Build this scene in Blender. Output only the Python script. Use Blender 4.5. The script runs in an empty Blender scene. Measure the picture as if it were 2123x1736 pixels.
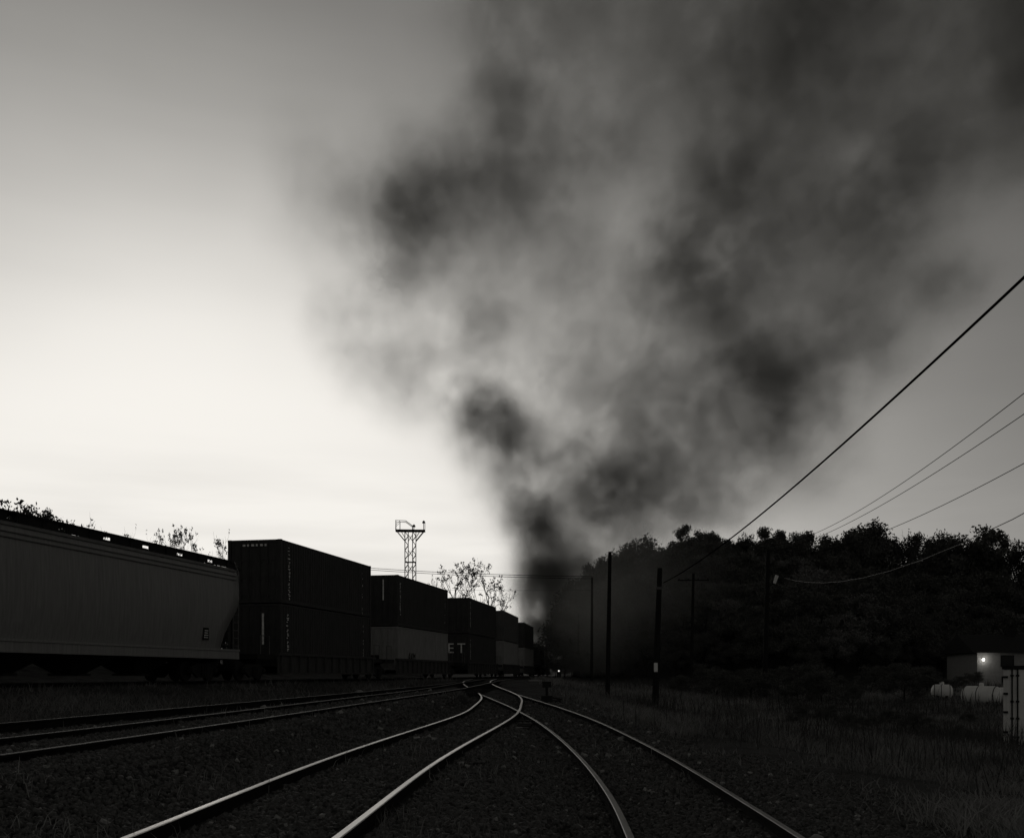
import bpy, math, random
import numpy as np
from mathutils import Vector, Matrix

PI = math.pi
R = math.radians
rnd = random.Random(7)
npr = np.random.RandomState(7)
scene = bpy.context.scene
COL = scene.collection

# ------------------------------------------------------------------ camera
F = 2100.0            # focal length in units of a 2122 wide frame
CX, HY, CAMZ = 1061.0, 1396.0, 1.25
cam = bpy.data.cameras.new('camera')
cam_ob = bpy.data.objects.new('camera', cam)
COL.objects.link(cam_ob)
cam.sensor_width = 36.0
cam.lens = 36.0 * F / 2122.0
cam.shift_y = (HY - 868.0) / 2122.0
cam.clip_start, cam.clip_end = 0.1, 12000.0
cam_ob.location = (0, 0, CAMZ)
cam_ob.rotation_euler = (R(90), 0, 0)
scene.camera = cam_ob

# ------------------------------------------------------------------ sky, sun, exposure
SUN_EL, SUN_AZ = R(5.0), R(-18.0)
world = bpy.data.worlds.new('World')
scene.world = world
world.use_nodes = True
wt = world.node_tree
bg = wt.nodes['Background']
sky = wt.nodes.new('ShaderNodeTexSky')
sky.sky_type = 'NISHITA'
sky.sun_disc = False
sky.sun_elevation, sky.sun_rotation = SUN_EL, SUN_AZ
sky.dust_density, sky.air_density, sky.ozone_density = 2.5, 1.0, 1.0
FILM_K, SKY_STRENGTH = 0.066, 0.1


def wmath(op, a, b=None):
    n = wt.nodes.new('ShaderNodeMath')
    n.operation = op
    for i, v in enumerate((a, b)):
        if v is None:
            continue
        if isinstance(v, (int, float)):
            n.inputs[i].default_value = v
        else:
            wt.links.new(v, n.inputs[i])
    return n.outputs[0]


bw = wt.nodes.new('ShaderNodeRGBToBW')                # black and white film: luminance only
wt.links.new(sky.outputs[0], bw.inputs[0])
# thin streaked cloud, stretched along the horizon
tc = wt.nodes.new('ShaderNodeTexCoord')
mp = wt.nodes.new('ShaderNodeMapping')
mp.inputs['Scale'].default_value = (2.2, 2.2, 17.0)
wt.links.new(tc.outputs['Generated'], mp.inputs['Vector'])
cn = wt.nodes.new('ShaderNodeTexNoise')
cn.inputs['Scale'].default_value = 1.6
cn.inputs['Detail'].default_value = 4.0
wt.links.new(mp.outputs[0], cn.inputs['Vector'])
mp2 = wt.nodes.new('ShaderNodeMapping')
mp2.inputs['Scale'].default_value = (1.6, 1.6, 2.6)
wt.links.new(tc.outputs['Generated'], mp2.inputs['Vector'])
cn2 = wt.nodes.new('ShaderNodeTexNoise')
cn2.inputs['Scale'].default_value = 1.7
cn2.inputs['Detail'].default_value = 3.0
wt.links.new(mp2.outputs[0], cn2.inputs['Vector'])
cl = wmath('ADD', wmath('MULTIPLY', wmath('SUBTRACT', cn.outputs[0], 0.5), 0.10),
           wmath('MULTIPLY', wmath('SUBTRACT', cn2.outputs[0], 0.5), 0.35))
cl = wmath('MAXIMUM', wmath('ADD', cl, 1.0), 0.3)
lum = wmath('MULTIPLY', bw.outputs[0], cl)
lum = wmath('POWER', lum, 1.5)
# film shoulder: highlights roll off towards white
film = wmath('SUBTRACT', 1.0, wmath('EXPONENT', wmath('MULTIPLY', lum, -FILM_K)))
# thin grey cloud bars low over the horizon
sep = wt.nodes.new('ShaderNodeSeparateXYZ')
wt.links.new(tc.outputs['Generated'], sep.inputs[0])
low = wt.nodes.new('ShaderNodeMapRange')
low.interpolation_type = 'SMOOTHSTEP'
low.inputs['From Min'].default_value, low.inputs['From Max'].default_value = 0.26, 0.10
wt.links.new(sep.outputs['Z'], low.inputs['Value'])
bars = wt.nodes.new('ShaderNodeMapRange')
bars.inputs['From Min'].default_value, bars.inputs['From Max'].default_value = 0.38, 0.72
bars.inputs['To Min'].default_value, bars.inputs['To Max'].default_value = 0.02, 0.20
wt.links.new(cn.outputs[0], bars.inputs['Value'])
film = wmath('MULTIPLY', film, wmath('SUBTRACT', 1.0, wmath('MULTIPLY', low.outputs[0], bars.outputs[0])))
film = wmath('MULTIPLY', film, 0.93 / SKY_STRENGTH)
tint = wt.nodes.new('ShaderNodeMix')
tint.data_type = 'RGBA'
tint.blend_type = 'MULTIPLY'
tint.inputs['Factor'].default_value = 1.0
comb = wt.nodes.new('ShaderNodeCombineColor')
for i in range(3):
    wt.links.new(film, comb.inputs[i])
wt.links.new(comb.outputs[0], tint.inputs['A'])
tint.inputs['B'].default_value = (1.0, 0.968, 0.912, 1.0)   # warm-toned print
wt.links.new(tint.outputs['Result'], bg.inputs['Color'])
bg.inputs['Strength'].default_value = SKY_STRENGTH

sun = bpy.data.lights.new('sun', 'SUN')
sun.energy = 0.25
sun.angle = R(12)
sun.color = (1.0, 0.96, 0.88)
sun_ob = bpy.data.objects.new('sun', sun)
COL.objects.link(sun_ob)
sd = Vector((math.sin(SUN_AZ) * math.cos(SUN_EL), math.cos(SUN_AZ) * math.cos(SUN_EL), math.sin(SUN_EL)))
sun_ob.rotation_euler = (-sd).to_track_quat('-Z', 'Y').to_euler()

vs = scene.view_settings
vs.view_transform = 'Standard'
vs.look = 'None'
vs.exposure = 0.0
vs.gamma = 1.0
vs.use_curve_mapping = False
scene.display_settings.display_device = 'sRGB'
cy = scene.cycles
cy.use_denoising = True
cy.use_adaptive_sampling = True
cy.adaptive_threshold = 0.012
cy.max_bounces = 5
cy.diffuse_bounces = 2
cy.glossy_bounces = 2
cy.transparent_max_bounces = 6
cy.volume_bounces = 0
cy.volume_step_rate = 2.0
cy.volume_max_steps = 160


# ------------------------------------------------------------------ helpers
def px(x, y, Y):
    """point at distance Y that is seen at x, y of a 2122 x 1736 frame"""
    return Vector(((x - CX) / F * Y, Y, CAMZ + (HY - y) / F * Y))


def smooth(a, b, x):
    t = np.clip((np.asarray(x, float) - a) / (b - a), 0, 1)
    return t * t * (3 - 2 * t)


MATS = {}


def mat(name, v, rough=0.8, metal=0.0, var=0.25, scale=3.0, bump=0.0, bscale=40.0, spec=0.3, stretch=(1, 1, 1), tone=(1.0, 1.0, 0.97), coord='Object'):
    if name in MATS:
        return MATS[name]
    m = bpy.data.materials.new(name)
    m.use_nodes = True
    nt = m.node_tree
    b = nt.nodes['Principled BSDF']
    b.inputs['Roughness'].default_value = rough
    b.inputs['Metallic'].default_value = metal
    b.inputs['Specular IOR Level'].default_value = spec
    t = nt.nodes.new('ShaderNodeTexCoord')
    mpn = nt.nodes.new('ShaderNodeMapping')
    mpn.inputs['Scale'].default_value = stretch
    nt.links.new(t.outputs[coord], mpn.inputs['Vector'])
    n = nt.nodes.new('ShaderNodeTexNoise')
    n.inputs['Scale'].default_value = scale
    n.inputs['Detail'].default_value = 6.0
    n.inputs['Roughness'].default_value = 0.65
    nt.links.new(mpn.outputs[0], n.inputs['Vector'])
    cr = nt.nodes.new('ShaderNodeValToRGB')
    lo, hi = v * (1 - var), v * (1 + var)
    cr.color_ramp.elements[0].position = 0.3
    cr.color_ramp.elements[1].position = 0.7
    cr.color_ramp.elements[0].color = (lo * tone[0], lo * tone[1], lo * tone[2], 1)
    cr.color_ramp.elements[1].color = (hi * tone[0], hi * tone[1], hi * tone[2], 1)
    nt.links.new(n.outputs[0], cr.inputs[0])
    nt.links.new(cr.outputs[0], b.inputs['Base Color'])
    if bump:
        n2 = nt.nodes.new('ShaderNodeTexNoise')
        n2.inputs['Scale'].default_value = bscale
        n2.inputs['Detail'].default_value = 4.0
        nt.links.new(t.outputs[coord], n2.inputs['Vector'])
        bp = nt.nodes.new('ShaderNodeBump')
        bp.inputs['Strength'].default_value = bump
        bp.inputs['Distance'].default_value = 0.03
        nt.links.new(n2.outputs[0], bp.inputs['Height'])
        nt.links.new(bp.outputs[0], b.inputs['Normal'])
    MATS[name] = m
    return m


def emit(name, strength):
    m = bpy.data.materials.new(name)
    m.use_nodes = True
    nt = m.node_tree
    e = nt.nodes.new('ShaderNodeEmission')
    e.inputs['Color'].default_value = (1.0, 0.97, 0.91, 1)
    e.inputs['Strength'].default_value = strength
    nt.links.new(e.outputs[0], nt.nodes['Material Output'].inputs['Surface'])
    return m


def link(o, parent=None):
    COL.objects.link(o)
    if parent is not None:
        o.parent = parent
    return o


class MB:
    """collects boxes, bars, tubes and quads into one mesh"""

    def __init__(self):
        self.v, self.f, self.mi = [], [], []

    def add(self, vs_, fs_, mi=0):
        o = len(self.v)
        self.v += [tuple(p) for p in vs_]
        self.f += [tuple(i + o for i in f) for f in fs_]
        self.mi += [mi] * len(fs_)
        return self

    def box(self, x0, x1, y0, y1, z0, z1, mi=0):
        v = [(x, y, z) for z in (z0, z1) for y in (y0, y1) for x in (x0, x1)]
        return self.add(v, [(0, 2, 3, 1), (4, 5, 7, 6), (0, 1, 5, 4), (2, 6, 7, 3), (0, 4, 6, 2), (1, 3, 7, 5)], mi)

    def tube(self, pts, r, n=6, r1=None, mi=0, cap=True):
        pts = [Vector(p) for p in pts]
        rings, N = [], len(pts)
        rr = r if isinstance(r, (list, tuple)) else [r + ((r1 if r1 is not None else r) - r) * i / max(1, N - 1) for i in range(N)]
        prev = None
        for i, p in enumerate(pts):
            d = (pts[min(i + 1, N - 1)] - pts[max(i - 1, 0)])
            if d.length < 1e-9:
                d = Vector((0, 0, 1))
            d.normalize()
            if prev is None:
                a = d.orthogonal().normalized()
            else:
                a = (prev - d * prev.dot(d))
                a = a.normalized() if a.length > 1e-6 else d.orthogonal().normalized()
            prev = a
            b = d.cross(a)
            rings.append([p + (a * math.cos(2 * PI * k / n) + b * math.sin(2 * PI * k / n)) * rr[i] for k in range(n)])
        v = [q for g in rings for q in g]
        f = []
        for i in range(N - 1):
            for k in range(n):
                k2 = (k + 1) % n
                f.append((i * n + k, i * n + k2, (i + 1) * n + k2, (i + 1) * n + k))
        if cap:
            f.append(tuple(reversed(range(n))))
            f.append(tuple(range((N - 1) * n, N * n)))
        return self.add(v, f, mi)

    def bar(self, p, q, w, h=None):
        """square bar from p to q"""
        return self.tube([p, q], (w * 0.707), 4)

    def lathe(self, prof, origin=(0, 0, 0), axis='z', n=20, mi=0):
        """prof: (radius, along) pairs"""
        v, f = [], []
        ox, oy, oz = origin
        for r, a in prof:
            for k in range(n):
                c, s = r * math.cos(2 * PI * k / n), r * math.sin(2 * PI * k / n)
                p = {'z': (c, s, a), 'x': (a, c, s), 'y': (s, a, c)}[axis]
                v.append((p[0] + ox, p[1] + oy, p[2] + oz))
        for i in range(len(prof) - 1):
            for k in range(n):
                k2 = (k + 1) % n
                f.append((i * n + k, i * n + k2, (i + 1) * n + k2, (i + 1) * n + k))
        f.append(tuple(reversed(range(n))))
        f.append(tuple(range((len(prof) - 1) * n, len(prof) * n)))
        return self.add(v, f, mi)

    def mesh(self, name, mats, smooth_=False):
        me = bpy.data.meshes.new(name)
        me.from_pydata([tuple(map(float, p)) for p in self.v], [], self.f)
        for m in (mats if isinstance(mats, (list, tuple)) else [mats]):
            me.materials.append(m)
        if any(self.mi):
            me.polygons.foreach_set('material_index', self.mi)
        if smooth_:
            me.polygons.foreach_set('use_smooth', [True] * len(me.polygons))
        me.update()
        return me

    def build(self, name, mats, parent=None, smooth_=False):
        return link(bpy.data.objects.new(name, self.mesh(name, mats, smooth_)), parent)


def np_mesh(name, verts, tris, mats, smooth_=False):
    """verts (n,3), faces (m,k) numpy arrays, all faces k sided"""
    me = bpy.data.meshes.new(name)
    k = tris.shape[1]
    me.vertices.add(len(verts))
    me.vertices.foreach_set('co', np.ascontiguousarray(verts, dtype=np.float32).ravel())
    me.loops.add(tris.size)
    me.loops.foreach_set('vertex_index', np.ascontiguousarray(tris, dtype=np.int32).ravel())
    me.polygons.add(len(tris))
    me.polygons.foreach_set('loop_start', np.arange(0, tris.size, k, dtype=np.int32))
    if smooth_:
        me.polygons.foreach_set('use_smooth', np.ones(len(tris), dtype=bool))
    for m in (mats if isinstance(mats, (list, tuple)) else [mats]):
        me.materials.append(m)
    me.update(calc_edges=True)
    return me


def tag(o, label=None, cat=None, group=None, kind=None):
    for k, v in (('label', label), ('category', cat), ('group', group), ('kind', kind)):
        if v:
            o[k] = v
    return o


def thing(name, label, cat, loc=(0, 0, 0), rz=0.0, group=None):
    o = bpy.data.objects.new(name, None)
    o.empty_display_size = 0.3
    o.location = loc
    o.rotation_euler = (0, 0, rz)
    COL.objects.link(o)
    return tag(o, label, cat, group)


def part(name, me, parent, loc=(0, 0, 0), rot=(0, 0, 0), sc=(1, 1, 1)):
    o = bpy.data.objects.new(name, me)
    o.location, o.rotation_euler, o.scale = loc, rot, sc
    return link(o, parent)


def kids(o):
    return [c for c in bpy.data.objects if c.parent == o]


def copy_tree(o, parent=None):
    todo = kids(o)
    c = o.copy()
    COL.objects.link(c)
    c.parent = parent
    for ch in todo:
        copy_tree(ch, c)
    return c


class Path:
    """smooth plan curve through (X, Y, Z) points, sampled by length"""

    def __init__(self, pts):
        P = np.array(pts, float)
        t = np.concatenate([[0], np.cumsum(np.linalg.norm(np.diff(P[:, :2], axis=0), axis=1))])
        # natural cubic spline
        n = len(P)
        A = np.zeros((n, n)); Bm = np.zeros((n, 3))
        h = np.diff(t)
        A[0, 0] = A[-1, -1] = 1
        for i in range(1, n - 1):
            A[i, i - 1], A[i, i], A[i, i + 1] = h[i - 1], 2 * (h[i - 1] + h[i]), h[i]
            Bm[i] = 6 * ((P[i + 1] - P[i]) / h[i] - (P[i] - P[i - 1]) / h[i - 1])
        M = np.linalg.solve(A, Bm)
        u = np.linspace(0, t[-1], 1600)
        i = np.clip(np.searchsorted(t, u, 'right') - 1, 0, n - 2)
        hi = h[i][:, None]
        a = ((t[i + 1] - u)[:, None]) / hi
        b = ((u - t[i])[:, None]) / hi
        self.p = a * P[i] + b * P[i + 1] + ((a ** 3 - a) * M[i] + (b ** 3 - b) * M[i + 1]) * hi ** 2 / 6
        self.s = np.concatenate([[0], np.cumsum(np.linalg.norm(np.diff(self.p[:, :2], axis=0), axis=1))])
        self.L = self.s[-1]

    def at(self, s):
        return np.array([np.interp(s, self.s, self.p[:, k]) for k in range(3)])

    def tan(self, s):
        d = self.at(s + 0.4) - self.at(s - 0.4)
        d[2] = 0
        return d / np.linalg.norm(d)

    def s_of_Y(self, Y):
        return float(np.interp(Y, self.p[:, 1], self.s))

    def X(self, Y):
        return np.interp(Y, self.p[:, 1], self.p[:, 0])

    def Z(self, Y):
        return np.interp(Y, self.p[:, 1], self.p[:, 2])


MAIN = Path([(-24.4, -11, .97), (-17.86, 20, .97), (-9.33, 60, .97), (-6.3, 75, .97), (-3.6, 90, .97), (-1.4, 105, .97), (0.25, 120, .97),
             (2.2, 138, .97), (3.5, 151, .97), (5.2, 170, .97), (5.2, 205, .97), (2.0, 270, .97), (-8, 420, .97)])
SIDE = Path([(-9.0, -20, .40), (-7.0, 0, .41), (-5.5, 15, .45), (-4.1, 29, .55), (-2.75, 43, .66), (-1.5, 58, .86), (0.6, 80, .96), (3.2, 110, .97), (6.2, 160, .97), (8.3, 220, .97)])
SIDE2 = Path([(-10.2, -15, .50), (-8.6, 5, .50), (-7.6, 15.5, .52), (-6.25, 27, .58), (-4.45, 42, .68), (-3.0, 54, .80)])
LEFT = Path([(-3.55, -18, -.06), (-2.47, 0, 0.03), (-2.02, 7.2, 0.08), (-1.78, 12.2, .12), (-1.18, 19.5, .165), (-0.78, 25, .165), (-.55, 29.5, .18), (-.44, 34, .25), (-0.40, 38.4, .33), (-0.75, 44, .46), (-1.45, 50, .62), (-1.95, 56, .80), (-1.75, 64, .92)])
RIGHT = Path([(0.6, -18, -.25), (1.45, 2, -.20), (1.80, 8.9, -.19), (1.93, 11.8, -.22), (1.93, 15.5, -.17), (1.74, 20.5, -.06), (1.32, 26, .09), (0.95, 29.5, .175), (0.60, 33, .23), (0.10, 37, .31), (-0.48, 41.5, .405)])


# ------------------------------------------------------------------ ground
def hill(X, Y):
    base = np.interp(X, [-40, 2, 6, 8, 12, 16, 24, 40, 62, 200], [900, 420, 190, 134, 116, 106, 96, 104, 122, 140])
    d = Y - base
    return 15.0 * smooth(0, 75, d) * smooth(6, 30, X) + 6 * smooth(60, 220, d) * smooth(10, 40, X)


def ground_raw(X, Y):
    """level of the ballast and the land for arrays X (n), scalar Y"""
    xm, xs, xl, xr = MAIN.X(Y), SIDE.X(Y), LEFT.X(min(Y, 60)), RIGHT.X(min(Y, 41.5))
    zm, zs, zl, zr = .97, SIDE.Z(Y), LEFT.Z(Y), RIGHT.Z(min(Y, 41.5))
    if Y > 40:
        zr = LEFT.Z(Y) - .01
        xr = max(xl, xr)
    zl, zr, zs = float(zl), float(zr), float(zs)
    if Y > 52:
        w = min(1, (Y - 52) / 10)
        zl, zs, zr = zl * (1 - w) + .97 * w, zs * (1 - w) + .97 * w, zr * (1 - w) + .95 * w
    far = np.interp(Y, [0, 15, 33, 45, 60, 85, 120, 400], [-.75, -.85, -1.0, -.75, -.45, .15, .6, 1.0])
    k = [(-400, 2.6), (xm - 15, 2.5), (xm - 8.5, 1.7), (xm - 3.6, .72), (xm - 1.9, zm - .02), (xm + 1.9, zm - .02), (xm + 3.4, (zm + zs) / 2 - .05), (xs - 2.0, zs), (xs + 1.6, zs),
         (xl - 1.6, zl), (xl + 1.2, zl), (xr - .9, zr), (xr + 1.7, zr), (xr + 3.5, zr - .12), (xr + 6, .45 * zr + .55 * far - .05), (16, far - .05), (24, far), (45, .3), (400, 1.0)]
    xs_, zs_, last = [], [], -1e9
    for a, b in k:
        if a > last + 0.05:
            xs_.append(a); zs_.append(b); last = a
    return np.interp(X, xs_, zs_) - 0.11


def axis(a, b, fine0, fine1, step, far_n):
    mid = np.arange(fine0, fine1 + 1e-6, step)
    lo = fine0 - np.geomspace(step, fine0 - a + step, far_n)[::-1] + 0
    hi = fine1 + np.geomspace(step, b - fine1 + step, far_n)
    return np.concatenate([lo, mid, hi])


gx = axis(-4000, 4000, -26, 26, 0.25, 60)
gy = axis(-400, 6000, 1, 85, 0.25, 80)
GZ = np.zeros((len(gy), len(gx)))
for j, y_ in enumerate(gy):
    GZ[j] = ground_raw(gx, float(np.clip(y_, -15, 400)))
for _ in range(3):                                     # soften the banks
    G2 = GZ.copy()
    G2[1:-1, 1:-1] = (GZ[1:-1, 1:-1] * 2 + GZ[:-2, 1:-1] + GZ[2:, 1:-1] + GZ[1:-1, :-2] + GZ[1:-1, 2:]) / 6
    GZ = G2
XX, YY = np.meshgrid(gx, gy)
for pth_, y0_, y1_, dp_ in ((MAIN, 1, 400, .12), (SIDE, -15, 90, .05), (LEFT, -15, 63.5, .125), (RIGHT, -15, 41.5, .125)):   # never bury a rail
    for j, y_ in enumerate(gy):
        if y0_ <= y_ <= y1_:
            m_ = np.abs(gx - pth_.X(y_)) < 1.35
            GZ[j, m_] = np.minimum(GZ[j, m_], pth_.Z(y_) - dp_)
GZ += hill(XX, YY)
GZ += 0.012 * np.sin(XX * 3.1 + YY * 1.7) * np.sin(YY * 2.3 - XX) + npr.normal(0, 0.006, GZ.shape)


def gz(X, Y):
    """ground height, bilinear, arrays allowed"""
    X, Y = np.asarray(X, float), np.asarray(Y, float)
    i = np.clip(np.searchsorted(gx, X) - 1, 0, len(gx) - 2)
    j = np.clip(np.searchsorted(gy, Y) - 1, 0, len(gy) - 2)
    u = (X - gx[i]) / (gx[i + 1] - gx[i])
    v = (Y - gy[j]) / (gy[j + 1] - gy[j])
    return (GZ[j, i] * (1 - u) + GZ[j, i + 1] * u) * (1 - v) + (GZ[j + 1, i] * (1 - u) + GZ[j + 1, i + 1] * u) * v


M_ground = mat('cinder_ground', 0.042, 0.95, var=0.55, scale=1.3, bump=1.0, bscale=30, spec=0.12)
nxg, nyg = len(gx), len(gy)
idx = np.arange(nxg * nyg).reshape(nyg, nxg)
quads = np.stack([idx[:-1, :-1], idx[:-1, 1:], idx[1:, 1:], idx[1:, :-1]], -1).reshape(-1, 4)
g = bpy.data.objects.new('ground', np_mesh('ground', np.stack([XX, YY, GZ], -1).reshape(-1, 3), quads, M_ground, True))
link(g)
tag(g, kind='structure')

# ------------------------------------------------------------------ smoke plume: a real volume, density built from drifting puffs
PUFFS = [  # x, y as seen from the yard, radius, thickness
    (1118, 1335, 40, 1.950), (1112, 1290, 36, 4.500), (1140, 1240, 48, 4.500), (1195, 1285, 70, 1.490), (1270, 1270, 95, 0.959), (1170, 1330, 70, 0.626),
    (1200, 1190, 55, 0.498), (1130, 1190, 40, 1.135), (1115, 1120, 50, 3.000), (1180, 1100, 75, 0.899), (1280, 1090, 85, 0.940), (1390, 1070, 90, 0.641),
    (1470, 1060, 80, 0.194), (1250, 1005, 85, 1.337), (1190, 960, 65, 1.333), (1330, 970, 85, 0.985), (1380, 1020, 80, 0.521), (1460, 980, 100, 1.278),
    (1090, 1000, 65, 0.801), (1035, 945, 60, 0.932), (1012, 850, 50, 1.282), (965, 870, 60, 0.382), (1060, 905, 55, 0.842), (1300, 890, 80, 0.383),
    (1420, 860, 90, 0.978), (1600, 900, 85, 0.782), (1560, 800, 110, 0.786), (1640, 700, 105, 0.576), (1590, 760, 85, 0.829), (1480, 730, 90, 0.213),
    (1710, 800, 80, 0.686), (1350, 800, 100, 1.112), (1200, 780, 100, 0.705), (1100, 740, 90, 0.139), (1000, 720, 80, 0.740), (860, 780, 90, 0.609),
    (760, 740, 80, 0.282), (720, 670, 60, 0.310), (980, 650, 60, 0.455), (1430, 450, 95, 0.632), (1500, 560, 115, 1.181), (1600, 420, 150, 1.208),
    (1620, 250, 150, 0.108), (1750, 330, 150, 0.188), (1780, 520, 125, 0.760), (1850, 420, 115, 1.020), (1900, 310, 100, 1.192), (1680, 120, 150, 1.407),
    (1500, 130, 140, 1.068), (1850, 130, 150, 0.320), (2050, 100, 140, 0.660), (2070, 290, 110, 0.319), (2000, 220, 100, 0.010), (1400, 20, 140, 0.131),
    (1250, 50, 130, 0.510), (1060, 50, 110, 0.865), (980, 10, 100, 0.107), (1965, 590, 65, 0.653), (1870, 650, 90, 0.094), (1750, 650, 110, 0.549),
    (1380, 610, 90, 1.033), (1500, 330, 100, 0.877), (2130, 0, 120, 1.042), (2200, 200, 120, 2.788), (825, 440, 70, 1.133), (900, 400, 85, 0.662),
    (990, 370, 105, 0.993), (1060, 300, 95, 0.985), (1045, 195, 55, 0.641), (1100, 220, 80, 0.135), (1150, 380, 105, 0.569), (960, 480, 95, 0.523),
    (1080, 470, 100, 0.301), (850, 510, 70, 0.729), (1250, 330, 90, 0.579), (1300, 250, 110, 0.391), (1200, 150, 120, 0.116), (700, 400, 110, 0.208),
    (640, 440, 80, 0.136), (660, 330, 90, 0.156), (760, 520, 100, 0.311), (850, 580, 80, 0.455), (1150, 560, 110, 0.581), (1000, 560, 100, 0.183),
    (1280, 600, 110, 0.253), (1250, 480, 100, 0.047), (830, 290, 90, 0.316), (1700, 940, 70, 0.584), (1550, 1000, 80, 0.167), (1800, 720, 90, 0.449),
    (1600, -120, 200, 0.800), (1900, -120, 200, 0.800), (1300, -120, 180, 0.600), (1750, -320, 250, 0.800), (1010, 850, 60, 0.700), (1060, 880, 60, 0.752),
    (1090, 950, 55, 0.345), (1210, 870, 80, 0.139), (1300, 960, 70, 0.476), (1090, 1085, 40, 1.036), (1150, 1160, 55, 0.319), (1230, 1205, 60, 0.473),
    (1150, 1220, 50, 1.126), (1650, 870, 80, 0.807), (1600, 770, 80, 0.421), (1510, 660, 90, 0.568), (1440, 560, 80, 0.226), (1950, 580, 60, 0.193),
    (830, 430, 60, 0.254), (1040, 180, 55, 0.281), (890, 350, 70, 0.338),
]
VEIL = [(1195, 1300, 80, .28), (1285, 1250, 110, .30), (1390, 1230, 120, .18), (1310, 1150, 90, .22), (1240, 1330, 90, .22)]   # thin smoke drifting in front of the low end of the wood
PUFFS += VEIL
PLUME_Y = 172.0
M_smoke = bpy.data.materials.new('coal_smoke')
M_smoke.use_nodes = True
nt = M_smoke.node_tree
nt.nodes.remove(nt.nodes['Principled BSDF'])
pv = nt.nodes.new('ShaderNodeVolumePrincipled')
pv.inputs['Color'].default_value = (0.50, 0.50, 0.478, 1)
pv.inputs['Density'].default_value = 1.0
pv.inputs['Anisotropy'].default_value = 0.2
nt.links.new(pv.outputs[0], nt.nodes['Material Output'].inputs['Volume'])

ng = bpy.data.node_groups.new('smoke_field', 'GeometryNodeTree')
ng.interface.new_socket('Geometry', in_out='INPUT', socket_type='NodeSocketGeometry')
ng.interface.new_socket('Geometry', in_out='OUTPUT', socket_type='NodeSocketGeometry')


def gn(t, **kw):
    n = ng.nodes.new(t)
    for k, v in kw.items():
        setattr(n, k, v)
    return n


def gl(a, b):
    ng.links.new(a, b)


def gmath(op, *args):
    n = gn('ShaderNodeMath', operation=op)
    for i, v in enumerate(args):
        if isinstance(v, (int, float)):
            n.inputs[i].default_value = v
        else:
            gl(v, n.inputs[i])
    return n.outputs[0]


def gvec(op, a, b=None):
    n = gn('ShaderNodeVectorMath', operation=op)
    for i, v in enumerate((a, b)):
        if v is None:
            continue
        if isinstance(v, (tuple, list, Vector)):
            n.inputs[i].default_value = tuple(v)
        else:
            gl(v, n.inputs[i])
    return n


pos = gn('GeometryNodeInputPosition').outputs[0]


def gnoise(scale, detail, vec, offs=(0, 0, 0), rough=0.55):
    n = gn('ShaderNodeTexNoise')
    n.inputs['Scale'].default_value = scale
    n.inputs['Detail'].default_value = detail
    n.inputs['Roughness'].default_value = rough
    gl(gvec('ADD', vec, offs).outputs[0], n.inputs['Vector'])
    return n


def warp(vec, scale, amt, detail, offs):
    n = gnoise(scale, detail, vec, offs)
    c = gvec('SUBTRACT', n.outputs['Color'], (0.5, 0.5, 0.5)).outputs[0]
    s = gn('ShaderNodeVectorMath', operation='SCALE')
    gl(c, s.inputs[0])
    s.inputs['Scale'].default_value = amt
    return gvec('ADD', vec, s.outputs[0]).outputs[0]


wp = warp(pos, 0.045, 11.0, 2.0, (3, 1, 7))
wp = warp(wp, 0.13, 4.0, 3.0, (11, 5, 2))
wp = warp(wp, 0.35, 1.6, 2.0, (2, 6, 9))
acc = None
prng = random.Random(3)
for (x, y, r, tau) in PUFFS:
    Yp = PLUME_Y + prng.uniform(-9, 9) * min(1, (1400 - y) / 500)
    if y > 1100:
        Yp = 158 + prng.uniform(-3, 6)
    if (x, y, r, tau) in VEIL:
        Yp = 116
    c = px(x, y, Yp)
    rad = r / F * Yp
    dens = tau / (rad * 1.772)
    d = gvec('SUBTRACT', wp, c)
    d2 = gvec('DOT_PRODUCT', d.outputs[0], d.outputs[0]).outputs['Value']
    e = gmath('EXPONENT', gmath('MULTIPLY', d2, -1.0 / rad ** 2))
    acc = gmath('MULTIPLY', e, dens) if acc is None else gmath('MULTIPLY_ADD', e, dens, acc)
wq = warp(gvec('MULTIPLY', pos, (1.0, 0.72, 1.0)).outputs[0], 0.1, 5.0, 2.0, (5, 5, 1))
n1 = gnoise(0.085, 3.0, wq, (1, 9, 4), 0.5)
n2 = gnoise(0.22, 4.0, wq, (8, 2, 6), 0.6)
n3 = gnoise(0.55, 3.0, wq, (4, 7, 3), 0.6)
tex = gmath('ADD', gmath('MULTIPLY', n1.outputs[0], 0.55), gmath('ADD', gmath('MULTIPLY', n2.outputs[0], 0.8), gmath('MULTIPLY', n3.outputs[0], 0.45)))
tex = gmath('MAXIMUM', gmath('MULTIPLY_ADD', gmath('SUBTRACT', tex, 0.90), 4.0, 1.0), 0.12)
fld = gmath('MULTIPLY', acc, tex)
fld = gmath('MAXIMUM', gmath('SUBTRACT', fld, 0.0010), 0.0)
vc = gn('GeometryNodeVolumeCube')
gl(fld, vc.inputs['Density'])
VX0, VX1, VY0, VY1, VZ0, VZ1 = -46, 112, 98, 206, 1.5, 152
vc.inputs['Min'].default_value = (VX0, VY0, VZ0)
vc.inputs['Max'].default_value = (VX1, VY1, VZ1)
vc.inputs['Resolution X'].default_value = int((VX1 - VX0) / 0.6)
vc.inputs['Resolution Y'].default_value = int((VY1 - VY0) / 1.2)
vc.inputs['Resolution Z'].default_value = int((VZ1 - VZ0) / 0.6)
sm = gn('GeometryNodeSetMaterial')
sm.inputs['Material'].default_value = M_smoke
gl(vc.outputs[0], sm.inputs[0])
gl(sm.outputs[0], gn('NodeGroupOutput').inputs[0])
vol = bpy.data.volumes.new('smoke')
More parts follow.
